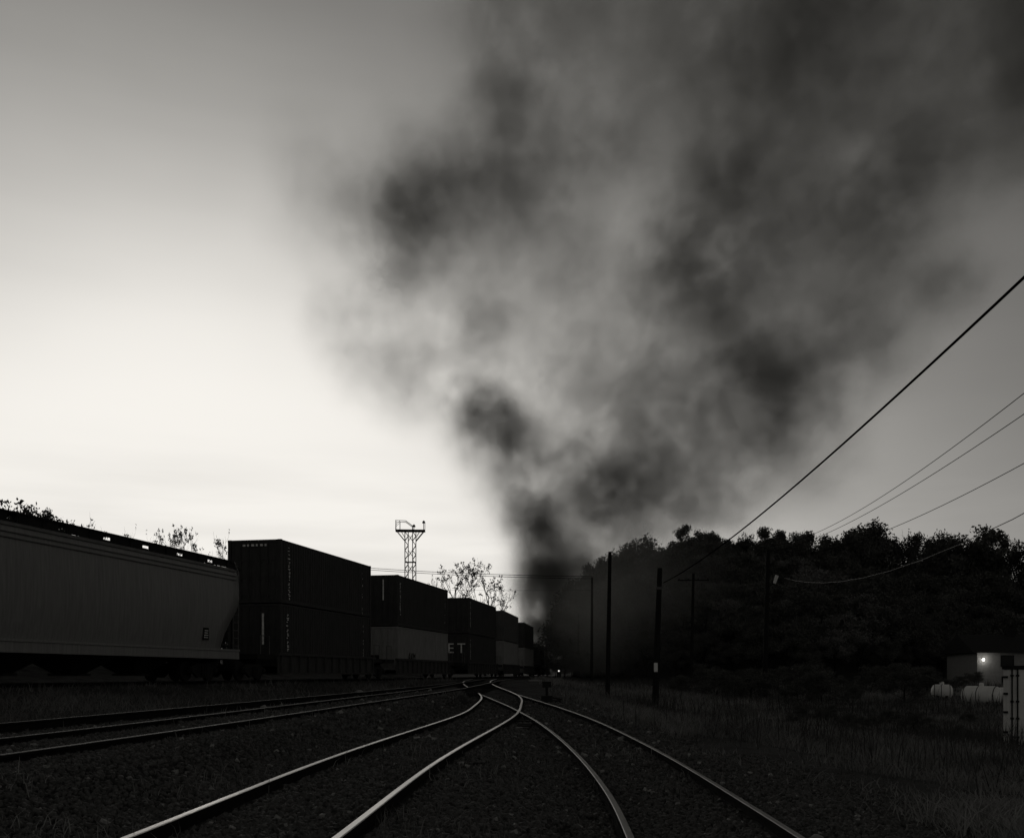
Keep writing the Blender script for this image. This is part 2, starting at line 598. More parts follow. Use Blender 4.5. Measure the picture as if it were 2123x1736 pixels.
vol.materials.append(M_smoke)
so = bpy.data.objects.new('smoke', vol)
link(so)
md = so.modifiers.new('smoke_field', 'NODES')
md.node_group = ng
tag(so, kind='stuff')
# ------------------------------------------------------------------ materials
M_rust = mat('rusty_rail_steel', 0.014, 0.9, var=0.4, scale=6, spec=0.05, tone=(1.0, 0.97, 0.93))
M_shine = mat('polished_rail_head', 0.45, 0.28, metal=1.0, var=0.25, scale=1.5, stretch=(1, .3, 1), tone=(1, .98, .94))
M_dull = mat('dull_rail_head', 0.16, 0.42, metal=1.0, var=0.3, scale=1.5, tone=(1, .98, .94))
M_dim = mat('rusted_rail_head', 0.06, 0.5, metal=1.0, var=0.35, scale=1.5, tone=(1, .98, .94))
M_tie = mat('creosoted_timber', 0.024, 0.9, var=0.5, scale=5, bump=0.6, bscale=25, spec=0.1, stretch=(1, 6, 1))
M_hopper = mat('grey_hopper_paint', 0.27, 0.5, var=0.20, scale=2.2, stretch=(5, 5, 0.35), spec=0.3)
M_hoproof = mat('weathered_hopper_roof', 0.19, 0.55, var=0.25, scale=2.5)
M_black = mat('grimy_black_steel', 0.018, 0.75, var=0.4, scale=5, spec=0.2)
M_steel = mat('worn_steel', 0.12, 0.5, metal=0.6, var=0.3, scale=6)
M_cdark = mat('dark_container_paint', 0.045, 0.6, var=0.3, scale=2.0, stretch=(3, 3, .6), spec=0.25)
M_cmid = mat('mid_container_paint', 0.10, 0.6, var=0.3, scale=2.0, stretch=(3, 3, .6), spec=0.25)
M_clight = mat('pale_container_paint', 0.26, 0.6, var=0.2, scale=2.0, stretch=(3, 3, .6), spec=0.25)
M_well = mat('well_car_paint', 0.06, 0.7, var=0.4, scale=2.5, stretch=(3, 3, .8), spec=0.2)
M_mark = mat('white_stencil_paint', 0.8, 0.7, var=0.35, scale=9)
M_white = mat('white_paint', 0.85, 0.55, var=0.12, scale=2.5)
M_wall = mat('pale_house_siding', 0.30, 0.75, var=0.15, scale=3)
M_tank = mat('silver_tank_paint', 0.85, 0.42, var=0.1, scale=2.5, spec=0.45)
M_pole = mat('weathered_pole_timber', 0.018, 0.9, var=0.45, scale=5, stretch=(4, 4, .5), spec=0.1)
M_wire = mat('black_cable', 0.004, 1.0, var=0.2, scale=4, spec=0.0)
M_tower = mat('galvanised_tower_steel', 0.05, 0.6, var=0.3, scale=5)
M_bark = mat('dark_bark', 0.022, 0.95, var=0.4, scale=6, spec=0.1)
M_leaf = mat('dark_leaves', 0.11, 0.85, var=0.55, scale=0.55, spec=0.12, tone=(.98, 1, .93))
M_leaf2 = mat('paler_leaves', 0.17, 0.85, var=0.5, scale=0.5, spec=0.1)
M_leafb = mat('dry_leaves', 0.07, 0.85, var=0.5, scale=0.6, spec=0.12)
M_grass = mat('dry_grass', 0.22, 0.9, var=0.8, scale=0.30, spec=0.08)
M_weed = mat('dead_weeds', 0.07, 0.9, var=0.5, scale=1.0, spec=0.08)
M_stone = mat('crushed_ballast', 0.095, 0.85, var=0.75, scale=13, spec=0.15)
M_glass = mat('dark_window_glass', 0.01, 0.12, var=0.1, scale=1, spec=0.5)
M_shingle = mat('dark_roof_shingle', 0.018, 0.9, var=0.4, scale=6)


# ------------------------------------------------------------------ tracks
def rail_mesh(path, s0, s1, off, step, name, top):
    prof = [(-.07, -.18), (.07, -.18), (.07, -.165), (.012, -.135), (.012, -.045), (.036, -.035), (.036, -.006), (.028, 0), (-.028, 0), (-.036, -.006), (-.036, -.035), (-.012, -.045), (-.012, -.135), (-.07, -.165)]
    n = len(prof)
    k = max(2, int((s1 - s0) / step) + 1)
    V = []
    for s in np.linspace(s0, s1, k):
        p, t = path.at(s), path.tan(s)
        o = off(s) if callable(off) else off
        nx, ny = t[1], -t[0]
        for a, z in prof:
            V.append((p[0] + nx * (o + a), p[1] + ny * (o + a), p[2] + z))
    Fc, mi = [], []
    for i in range(k - 1):
        for j in range(n):
            j2 = (j + 1) % n
            Fc.append((i * n + j, i * n + j2, (i + 1) * n + j2, (i + 1) * n + j))
            mi.append(1 if j in (6, 7, 8) else 0)
    Fc.append(tuple(range(n))); Fc.append(tuple(reversed(range((k - 1) * n, k * n)))); mi += [0, 0]
    me = bpy.data.meshes.new(name)
    me.from_pydata(V, [], Fc)
    me.materials.append(M_rust); me.materials.append(top)
    me.polygons.foreach_set('material_index', mi)
    me.update()
    return me


def tie_mesh():
    b = MB()
    b.box(-1.28, 1.28, -.115, .115, -.16, .0)
    me = b.mesh('tie', M_tie)
    return me


TIE = tie_mesh()


def plate_mesh():
    b = MB()
    for sx in (-1, 1):
        x = sx * .755
        b.box(x - .17, x + .17, -.09, .09, .0, .018)
        for dx in (-.11, .11):
            b.box(x + dx - .012, x + dx + .012, -.05, -.02, .018, .045)
    return b.mesh('tie_plate', M_rust)


def track(path, label, s0, s1, rails, tops, tie_s0, tie_s1, spacing=.56, drop=-.13):
    t = thing('railway_track', label, 'railway track', tuple(path.at((s0 + s1) / 2)))
    bpy.context.view_layer.update()
    inv = t.matrix_world.inverted()
    for (off, a, b), top in zip(rails, tops):
        me = rail_mesh(path, a, b, off, .5, 'rail', top)
        me.transform(inv)
        part('rail', me, t)
    s, k = tie_s0, 0
    while s < tie_s1 and k < 295:
        p, tn = path.at(s), path.tan(s)
        yaw = math.atan2(-tn[0], tn[1])
        zg = float(gz(p[0], p[1]))
        z = min(p[2] + drop, zg + .035)
        o = part('tie', TIE, t, (p[0] - t.location[0], p[1] - t.location[1], z - t.location[2]), (rnd.gauss(0, .006), rnd.gauss(0, .01), yaw + rnd.gauss(0, .02)))
        s += spacing * rnd.uniform(.93, 1.07); k += 1
    return t


G2 = .755
sL38 = LEFT.s_of_Y(38)
track(LEFT, 'shiny curved track from bottom left bending left behind the switch points', LEFT.s_of_Y(-8), LEFT.L, [(-G2, LEFT.s_of_Y(-8), LEFT.L), (G2, LEFT.s_of_Y(-8), LEFT.L)],
      [M_shine, M_shine], LEFT.s_of_Y(4), LEFT.L - .3)


def blade(side):
    def f(s):
        return side * G2 - side * 0 * s
    return f


tr = track(RIGHT, 'diverging track running from the switch points to the bottom right', RIGHT.s_of_Y(-8), RIGHT.L, [(-G2, RIGHT.s_of_Y(-8), RIGHT.L), (G2, RIGHT.s_of_Y(-8), RIGHT.L)],
           [M_dull, M_dull], RIGHT.s_of_Y(4), RIGHT.s_of_Y(29))
track(SIDE, 'dull siding track between the weeds and the waiting train', SIDE.s_of_Y(-8), SIDE.L, [(-G2, SIDE.s_of_Y(-8), SIDE.L), (G2, SIDE.s_of_Y(-8), SIDE.L)],
      [M_dim, M_dim], SIDE.s_of_Y(8), SIDE.s_of_Y(120))
track(SIDE2, 'single spare rail lying along the far side of the siding', SIDE2.s_of_Y(-5), SIDE2.L, [(0, SIDE2.s_of_Y(-5), SIDE2.L)], [M_dim], 9, 8)
track(MAIN, 'main line track under the freight train', MAIN.s_of_Y(2), MAIN.s_of_Y(250), [(-G2, MAIN.s_of_Y(2), MAIN.s_of_Y(300)), (G2, MAIN.s_of_Y(2), MAIN.s_of_Y(300))],
      [M_dim, M_dim], MAIN.s_of_Y(18), MAIN.s_of_Y(180), .62)


# ------------------------------------------------------------------ railway cars
def frame_at(s_mid, half):
    """location and heading of a car centred at s_mid, standing on the main line"""
    a, b = MAIN.at(s_mid - half), MAIN.at(s_mid + half)
    c = (a + b) / 2
    return Vector((c[0], c[1], .97)), math.atan2(-(b[0] - a[0]), b[1] - a[1])


def wheel_mesh(r=.42):
    b = MB()
    b.lathe([(r * .3, -.06), (r * .93, -.06), (r, -.05), (r, .03), (r * 1.07, .035), (r * 1.07, .06), (r * .85, .065), (r * .3, .065)], axis='x', n=18)
    return b.mesh('wheel', M_black)


WHEEL = wheel_mesh()


def bogie_meshes():
    b = MB()
    for sx in (-1, 1):
        x = sx * .99
        z0 = .42
        pts = [(-1.05, z0 - .10), (-1.05, z0 + .12), (-.55, z0 + .30), (.55, z0 + .30), (1.05, z0 + .12), (1.05, z0 - .10), (.75, z0 - .10), (.42, z0 - .28), (-.42, z0 - .28), (-.75, z0 - .10)]
        v = [(x + d, y, z) for d in (-.06, .06) for y, z in pts]
        n = len(pts)
        b.add(v, [tuple(range(n)), tuple(reversed(range(n, 2 * n)))] + [(i, i + n, (i + 1) % n + n, (i + 1) % n) for i in range(n)])
        for yy in (-.16, 0, .16):
            b.lathe([(.06, z0 - .22), (.06, z0 + .18)], (x + sx * .09, yy, 0), n=8)
        for yy in (-.9, .9):
            b.lathe([(.12, -.04), (.12, .1), (.08, .13)], (x + sx * .02, yy, z0), axis='x', n=10)
    b.box(-1.0, 1.0, -.2, .2, .45, .72)
    return b.mesh('side_frame', M_black)


BOGIE = bogie_meshes()


def bogie(car, y):
    o = part('bogie', BOGIE, car, (0, y, 0))
    for wy in (-.9, .9):
        for sx in (-1, 1):
            part('wheel', WHEEL, o, (sx * .745, wy, .42), (0, 0, 0 if sx < 0 else PI))
    return o


def coupler(car, y, d):
    b = MB()
    b.box(-.09, .09, min(y, y + d * .7), max(y, y + d * .7), .78, .95)
    b.box(-.16, .16, y + d * .7 - .15, y + d * .7 + .15, .72, 1.0)
    b.build('coupler', M_black, car)


def ladder_mb(x, y, z0, z1, w, axis='y', n=8):
    b = MB()
    for s in (-w / 2, w / 2):
        p = (x, y + s) if axis == 'y' else (x + s, y)
        b.box(p[0] - .018, p[0] + .018, p[1] - .018, p[1] + .018, z0, z1)
    for k in range(n):
        z = z0 + (z1 - z0) * (k + .5) / n
        if axis == 'y':
            b.box(x - .012, x + .012, y - w / 2, y + w / 2, z - .012, z + .012)
        else:
            b.box(x - w / 2, x + w / 2, y - .012, y + .012, z - .012, z + .012)
    return b


def hopper(s_end, label):
    Lc = 18.2
    loc, rz = frame_at(s_end - Lc / 2, 6)
    t = thing('hopper_car', label, 'freight car', loc, rz)
    h = Lc / 2
    # body: rings along the length, ends raked inwards below the waist
    heights = [1.12, 1.45, 1.9, 2.4, 2.9, 3.4, 3.9, 4.42, 4.60]
    halfw = [1.40, 1.47, 1.54, 1.585, 1.60, 1.59, 1.565, 1.53, 1.48]
    inset = [1.50, 1.46, 1.30, .92, .40, .13, .13, .20, .26]
    b = MB()
    ny = 25
    V = []
    for sx in (-1, 1):
        for z, w, e in zip(heights, halfw, inset):
            for k in range(ny):
                V.append((sx * w, (-1 + 2 * k / (ny - 1)) * (h - e), z))
    nh = len(heights)
    Fq = []
    for si in range(2):
        o = si * nh * ny
        for i in range(nh - 1):
            for k in range(ny - 1):
                q = (o + i * ny + k, o + i * ny + k + 1, o + (i + 1) * ny + k + 1, o + (i + 1) * ny + k)
                Fq.append(q if si else tuple(reversed(q)))
    for k in (0, ny - 1):
        for i in range(nh - 1):
            a0, a1 = i * ny + k, (i + 1) * ny + k
            b0, b1 = nh * ny + a0, nh * ny + a1
            Fq.append((a0, b0, b1, a1) if k == 0 else (b0, a0, a1, b1))
    b.add(V, Fq)
    b.build('body', M_hopper, t, True)
    for p in t.children:
        for poly in p.data.polygons:
            poly.use_smooth = abs(poly.normal.y) < .5
    # roof: shallow arch
    b = MB()
    prof = [(-1.49, 4.60), (-1.36, 4.67), (-.9, 4.76), (-.35, 4.80), (.35, 4.80), (.9, 4.76), (1.36, 4.67), (1.49, 4.60)]
    y0, y1 = -h + .26, h - .26
    v = [(x, y, z + .002) for y in (y0, y1) for x, z in prof]
    n = len(prof)
    b.add(v, [(i, i + n, i + 1 + n, i + 1) for i in range(n - 1)] + [tuple(range(n)), tuple(reversed(range(n, 2 * n)))])
    b.build('roof', M_hoproof, t)
    # eave ribs along the top of the side
    for sx in (-1, 1):
        b = MB()
        for z, w, ht in ((4.53, 1.51, .07), (4.33, 1.545, .03), (4.17, 1.555, .03)):
            x0, x1 = (w - .02, w + .045) if sx > 0 else (-w - .045, -w + .02)
            b.box(x0, x1, -h + .28, h - .28, z, z + ht)
        b.build('eave_rib', M_hoproof, t)
    # hatch covers and running boards on brackets
    for k in range(4):
        b = MB()
        yc = -h + 2.6 + k * (Lc - 5.2) / 3
        b.box(-.38, .38, yc - 1.75, yc + 1.75, 4.804, 4.92)
        b.box(-.43, .43, yc - 1.8, yc + 1.8, 4.922, 4.95)
        hc = b.build('hatch_cover', M_black, t)
    for sx in (-1, 1):
        b = MB()
        for k in range(3):
            x = sx * (.86 + k * .2)
            b.box(x - .085, x + .085, -h + .15, h - .15, 4.965, 5.005)
        rb = b.build('running_board', M_black, t)
        b = MB()
        yy = -h + .3
        while yy < h:
            b.box(min(sx * .78, sx * 1.36), max(sx * .78, sx * 1.36), yy - .03, yy + .03, 4.90, 4.962)
            b.box(sx * 1.30 - .02, sx * 1.30 + .02, yy - .03, yy + .03, 4.58, 4.90)
            b.box(sx * .82 - .02, sx * .82 + .02, yy - .03, yy + .03, 4.69, 4.90)
            yy += 1.15
        # kerb plate closing most of the gap under the board, in lengths
        for yy in np.arange(-h + .4, h - .6, 2.3):
            b.box(sx * 1.27 - .015, sx * 1.27 + .015, yy, yy + 1.8, 4.70, 4.955)
            b.box(sx * 1.24 - .015, sx * 1.24 + .015, yy + 1.7, yy + 2.35, 4.66, 4.765)
        b.build('bracket', M_black, rb)
    # side sill
    for sx in (-1, 1):
        b = MB()
        x0, x1 = (1.40, 1.52) if sx > 0 else (-1.52, -1.40)
        b.box(x0, x1, -h, h, .90, 1.22)
        b.box(min(x0, sx * 1.34), max(x1, sx * 1.56) if sx > 0 else x1, -h, h, 1.222, 1.30)
        b.build('side_sill', M_hopper, t)
    b = MB()
    for sy in (-1, 1):
        b.box(-1.39, 1.39, sy * h - .1, sy * h + .1, .90, 1.2)
        b.box(-.5, .5, min(sy * h, sy * (h - 2.2)), max(sy * h, sy * (h - 2.2)), .6, .9)
        b.box(-1.38, 1.38, min(sy * (h - .12), sy * (h - 1.75)), max(sy * (h - .12), sy * (h - 1.75)), 1.05, 1.12)
    b.build('end_platform', M_black, t)
    # outlet hoppers under the body
    for yc in (-3.6, 0, 3.6):
        b = MB()
        v = [(sx * w, yc + sy * l, z) for z, w, l in ((.30, .35, .4), (1.1, 1.25, 1.6)) for sy in (-1, 1) for sx in (-1, 1)]
        b.add(v, [(0, 2, 3, 1), (4, 5, 7, 6), (0, 1, 5, 4), (2, 6, 7, 3), (0, 4, 6, 2), (1, 3, 7, 5)])
        b.box(-.6, .6, yc - .3, yc + .3, .22, .30)
        b.build('outlet_chute', M_black, t)
    # end ladder, grab rails, brake gear
    for sy in (-1, 1):
        ladder_mb(1.5, sy * (h - .28), 1.3, 4.5, .42, n=10).build('ladder', M_steel, t)
        ladder_mb(-1.5, sy * (h - .28), 1.3, 4.5, .42, n=10).build('ladder', M_steel, t)
        for sx in (-1, 1):
            b = MB()
            b.tube([(sx * 1.5, sy * (h - .03), 1.0), (sx * 1.5, sy * (h - .03), 4.55), (sx * 1.32, sy * (h - .03), 4.98)], .025, 5)
            b.build('grab_rail', M_steel, t)
            b = MB()
            for zz in (1.45, 2.1, 2.75, 3.4):
                b.tube([(sx * 1.2, sy * (h - .06), zz), (sx * .75, sy * (h - .06), zz)], .02, 5)
                b.box(sx * 1.2 - .02, sx * 1.2 + .02, sy * (h - .08) - .02, sy * (h - .08) + .02, 1.2, 3.5)
            b.build('end_post', M_black, t)
    # placard near the right end, stencils on the sill
    b = MB()
    b.box(1.553, 1.563, h - 3.05, h - 2.62, 1.62, 2.1)
    o = b.build('data_plate', M_black, t)
    b = MB()
    for k in range(4):
        b.box(1.566, 1.570, h - 3.0 + .02 * k, h - 2.7 + .02 * (k % 2), 1.70 + .09 * k, 1.735 + .09 * k)
    b.build('stencil', M_mark, o)
    bogie(t, -h + 2.1); bogie(t, h - 2.1)
    coupler(t, h, 1); coupler(t, -h, -1)
    return t


s_hop = MAIN.s_of_Y(42.9)
hopper(s_hop, 'long grey covered hopper car with raked end at the left')


def corr_panel(L_, z0, z1, x, n, depth=.036, axis='y'):
    """corrugated sheet as a closed thin wall"""
    b = MB()
    pts = []
    for k in range(n):
        a = -L_ / 2 + L_ * k / n
        w = L_ / n
        pts += [(a, 0), (a + .3 * w, 0), (a + .5 * w, depth), (a + .8 * w, depth)]
    pts.append((L_ / 2, 0))
    s = 1 if x > 0 else -1
    v = []
    for z in (z0, z1):
        for a, d in pts:
            v.append((x - s * d, a, z) if axis == 'y' else (a, x - s * d, z))
    m = len(pts)
    f = [(i, i + 1, i + 1 + m, i + m) for i in range(m - 1)]
    b.add(v, f)
    return b


CONT = {}


def container_meshes(ht, m):
    key = (round(ht, 2), m.name)
    if key in CONT:
        return CONT[key]
    L_, W = 12.19, 2.68
    d = {}
    d['side_panel_r'] = corr_panel(L_ - .3, .16, ht - .09, W / 2 - .03, 42).mesh('side_panel', m)
    d['side_panel_l'] = corr_panel(L_ - .3, .16, ht - .09, -W / 2 + .03, 42).mesh('side_panel', m)
    d['end_panel'] = corr_panel(W - .3, .16, ht - .11, L_ / 2 - .03, 9, axis='x').mesh('end_panel', m)
    b = MB()
    for k in range(20):
        y = -L_ / 2 + .2 + k * (L_ - .4) / 20
        b.box(-W / 2 + .1, W / 2 - .1, y, y + (L_ - .4) / 20 - .05, ht - .07, ht - .02)
    b.box(-W / 2 + .08, W / 2 - .08, -L_ / 2 + .1, L_ / 2 - .1, ht - .085, ht - .072)
    d['roof'] = b.mesh('roof', m)
    b = MB()
    b.box(-W / 2 + .05, W / 2 - .05, -L_ / 2 + .1, L_ / 2 - .1, .06, .14)
    d['underframe'] = b.mesh('underframe', M_black)
    b = MB()
    b.box(-.08, .08, -.08, .08, .12, ht - .12)
    d['corner_post'] = b.mesh('corner_post', m)
    b = MB()
    b.box(-.089, .089, -.081, .081, 0, .118)
    d['corner_casting'] = b.mesh('corner_casting', m)
    b = MB()
    b.box(-.06, .06, -L_ / 2 + .165, L_ / 2 - .165, .0, .158)
    b.box(-.04, .04, -L_ / 2 + .165, L_ / 2 - .165, ht - .088, ht - .01)
    d['side_rail'] = b.mesh('side_rail', m)
    b = MB()
    b.box(-W / 2 + .17, W / 2 - .17, -.06, .06, ht - .108, ht - .01)
    d['end_header'] = b.mesh('end_header', m)
    b = MB()
    b.box(-W / 2 + .17, W / 2 - .17, -.06, .06, .0, .158)
    d['end_rail'] = b.mesh('end_rail', m)
    b = MB()                                    # one door leaf with corrugated pressing
    b.box(-.58, .58, -.02, .02, .165, ht - .115)
    for k in range(3):
        b.box(-.45, .45, -.04, -.021, .35 + k * (ht - .5) / 3, .35 + (k + .82) * (ht - .5) / 3)
    d['door'] = b.mesh('door', m)
    b = MB()
    b.tube([(0, -.075, .14), (0, -.075, ht - .1)], .02, 6)
    for z in (.3, ht * .36, ht * .64, ht - .3):
        b.box(-.05, .05, -.09, -.041, z - .04, z + .04)
    d['locking_bar'] = b.mesh('locking_bar', m)
    CONT[key] = d
    return d


def container(s_mid, z, ht, m, label, group=None, doors=True):
    loc, rz = frame_at(s_mid, 5)
    loc.z = z
    t = thing('shipping_container', label, 'shipping container', loc, rz, group)
    d = container_meshes(ht, m)
    part('side_panel', d['side_panel_r'], t); part('side_panel', d['side_panel_l'], t)
    part('roof', d['roof'], t); part('underframe', d['underframe'], t)
    for sx in (-1, 1):
        part('side_rail', d['side_rail'], t, (sx * 1.275, 0, 0))
        for sy in (-1, 1):
            c = part('corner_post', d['corner_post'], t, (sx * 1.255, sy * 6.01, 0))
            part('corner_casting', d['corner_casting'], c)
            part('corner_casting', d['corner_casting'], c, (0, 0, ht - .118))
    part('end_rail', d['end_rail'], t, (0, -6.02, 0)); part('end_rail', d['end_rail'], t, (0, 6.02, 0))
    part('end_header', d['end_header'], t, (0, -6.02, 0)); part('end_header', d['end_header'], t, (0, 6.02, 0))
    if doors:
        for sx in (-1, 1):
            dd = part('door', d['door'], t, (sx * .582, -6.03, 0))
            part('locking_bar', d['locking_bar'], dd, (sx * .1, 0, 0)); part('locking_bar', d['locking_bar'], dd, (-sx * .3, 0, 0))
    else:
        part('end_panel', d['end_panel'], t, rot=(0, 0, PI))
    part('end_panel', d['end_panel'], t)
    return t


def marks(t, face, u, z0, z1, w, seed, m=None, frac=.75, cols=1):
    """illegible weathered stencil characters in a column on the side or end wall"""
    r_ = random.Random(seed)
    b = MB()
    z = z1
    while z > z0:
        hh = r_.uniform(.10, .17)
        for c in range(cols):
            if r_.random() < frac:
                u0 = u + c * w * 1.15
                for q in range(r_.choice((1, 2, 2))):
                    a, e = sorted((r_.uniform(0, w), r_.uniform(0, w)))
                    a, e = u0 + min(a, w * .4), u0 + max(e, w * .6)
                    zz = z - hh * (.15 + .45 * q)
                    if face == 'side':
                        b.box(1.342, 1.346, a, e, zz - hh * .35, zz)
                    else:
                        b.box(a, e, -6.155, -6.151, zz - hh * .35, zz)
        z -= hh + .03
    if b.v:
        b.build('marking', m or M_mark, t)


def bar_mark(t, face, u0, u1, z0, z1, m=None):
    b = MB()
    if face == 'side':
        b.box(1.342, 1.346, u0, u1, z0, z1)
    else:
        b.box(u0, u1, -6.155, -6.151, z0, z1)
    b.build('marking', m or M_mark, t)


def letters(t, text, size, loc, rot, m, name='lettering'):
    cu = bpy.data.curves.new(name, 'FONT')
    cu.body = text
    cu.size = size
    cu.extrude = .003
    tmp = bpy.data.objects.new('tmp', cu)
    COL.objects.link(tmp)
    dg = bpy.context.evaluated_depsgraph_get()
    me = bpy.data.meshes.new_from_object(tmp.evaluated_get(dg))
    bpy.data.objects.remove(tmp)
    me.materials.clear(); me.materials.append(m)
    part(name, me, t, loc, rot)


def well_car(s_mid, label, pale=False):
    loc, rz = frame_at(s_mid, 6)
    t = thing('well_car', label, 'freight car', loc, rz, 'articulated well cars carrying double stacked containers')
    h = 8.3
    for sx in (-1, 1):
        b = MB()
        b.box(sx * 1.36 - .02, sx * 1.36 + .02, -6.5, 6.5, .34, 1.14)
        b.box(sx * 1.40 - .08, sx * 1.40 + .08, -6.6, 6.6, 1.142, 1.26)
        b.box(sx * 1.39 - .07, sx * 1.39 + .07, -6.5, 6.5, .26, .338)
        sp = b.build('side_sill', M_well, t)
        for k in range(13):
            bb = MB()
            y = -6.2 + k * 12.4 / 12
            bb.box(sx * 1.43 - .045, sx * 1.43 + .045, y - .06, y + .06, .342, 1.138)
            bb.build('stake', M_well, sp)
    b = MB()
    b.box(-1.33, 1.33, -6.3, 6.3, .28, .34)
    b.build('well_floor', M_black, t)
    for sy in (-1, 1):
        b = MB()
        ya, yb = sorted((sy * 6.62, sy * h))
        b.box(-1.25, 1.25, ya, yb, .95, 1.18)
        b.box(-.35, .35, ya, yb, .7, .948)
        b.build('end_platform', M_black, t)
        b = MB()
        for xx in (-1.2, 1.2):
            b.tube([(xx, sy * 7.0, 1.18), (xx, sy * 7.0, 2.0), (xx, sy * 7.9, 2.0), (xx, sy * 7.9, 1.18)], .02, 5)
        b.build('grab_rail', M_steel, t)
    bogie(t, h - .1)
    return t


ys = [53.2, 70.0, 88.8, 105.5, 125.0]
smid = [MAIN.s_of_Y(y) - 0.0 for y in ys]
wl = ['well car with dark ribbed sill right behind the hopper car', 'well car carrying the pale grey container under a dark one', 'well car under the container lettered ET on its end',
      'well car under the fourth container stack from the hopper', 'farthest well car just behind the locomotives']
wcs = [well_car(s, l) for s, l in zip(smid, wl)]
bogie(wcs[0], -8.2)
c1u = container(smid[0], 4.57, 2.94, M_cdark, 'tall dark container on top of the stack next to the hopper car')
c1l = container(smid[0], 1.62, 2.9, M_cdark, 'dark container with a white vertical bar on its end, below the nearest stack top')
c2u = container(smid[1], 4.30, 3.2, M_cdark, 'dark container resting on the pale grey container')
c2l = container(smid[1], 1.50, 2.75, M_clight, 'pale grey container with a small dark scrawl low on its side', doors=True)
c3u = container(smid[2], 4.58, 2.9, M_cdark, 'dark container on top of the one lettered ET')
c3l = container(smid[2], 1.62, 2.9, M_cdark, 'dark container with big pale letters ET on its end')
c4u = container(smid[3], 4.58, 2.9, M_cmid, 'mid grey upper container, fourth stack from the hopper')
c4l = container(smid[3], 1.62, 2.9, M_clight, 'pale lower container under the mid grey one')
c5u = container(smid[4], 4.40, 2.9, M_cdark, 'dark narrow looking upper container in front of the smoke')
c5l = container(smid[4], 1.45, 2.9, M_clight, 'pale lower container nearest the locomotives')
# end walls face the camera (local -y), the lit flank is local +x
marks(c1u, 'side', -5.35, .25, 2.65, .30, 1, frac=1.0)
marks(c1u, 'side', 4.6, .2, 2.6, .10, 2, frac=.6)
for k in range(6):
    bar_mark(c1u, 'end', -.55 + k * .22, -.55 + k * .22 + (.1 if k % 2 else .14), 2.62, 2.72)
marks(c1l, 'side', -5.55, .75, 2.45, .34, 3, frac=1.0)
bar_mark(c1l, 'end', .42, .52, 1.0, 2.45)
marks(c1l, 'side', 4.75, .7, 2.4, .10, 4, frac=.6)
bar_mark(c2u, 'end', .35, .43, 1.6, 2.9)
marks(c2u, 'side', -5.75, .6, 2.75, .26, 5, frac=1)
marks(c2u, 'side', 5.2, .6, 2.7, .08, 6, frac=.5)
marks(c3u, 'side', -5.6, .6, 2.6, .26, 7, frac=.95)
marks(c3l, 'side', -5.6, .9, 2.6, .26, 8, frac=.95)
letters(c3l, 'E', 1.15, (-.45, -6.15, 1.35), (R(90), 0, 0), M_mark)
letters(c3l, 'T', 1.15, (.37, -6.15, 1.35), (R(90), 0, 0), M_mark)
letters(c2l, 'AXM', .75, (1.345, -3.9, .62), (R(90), 0, R(90)), M_black, 'graffiti')
bar_mark(c2l, 'end', -.9, .1, .0 + .2, .95, M_black)


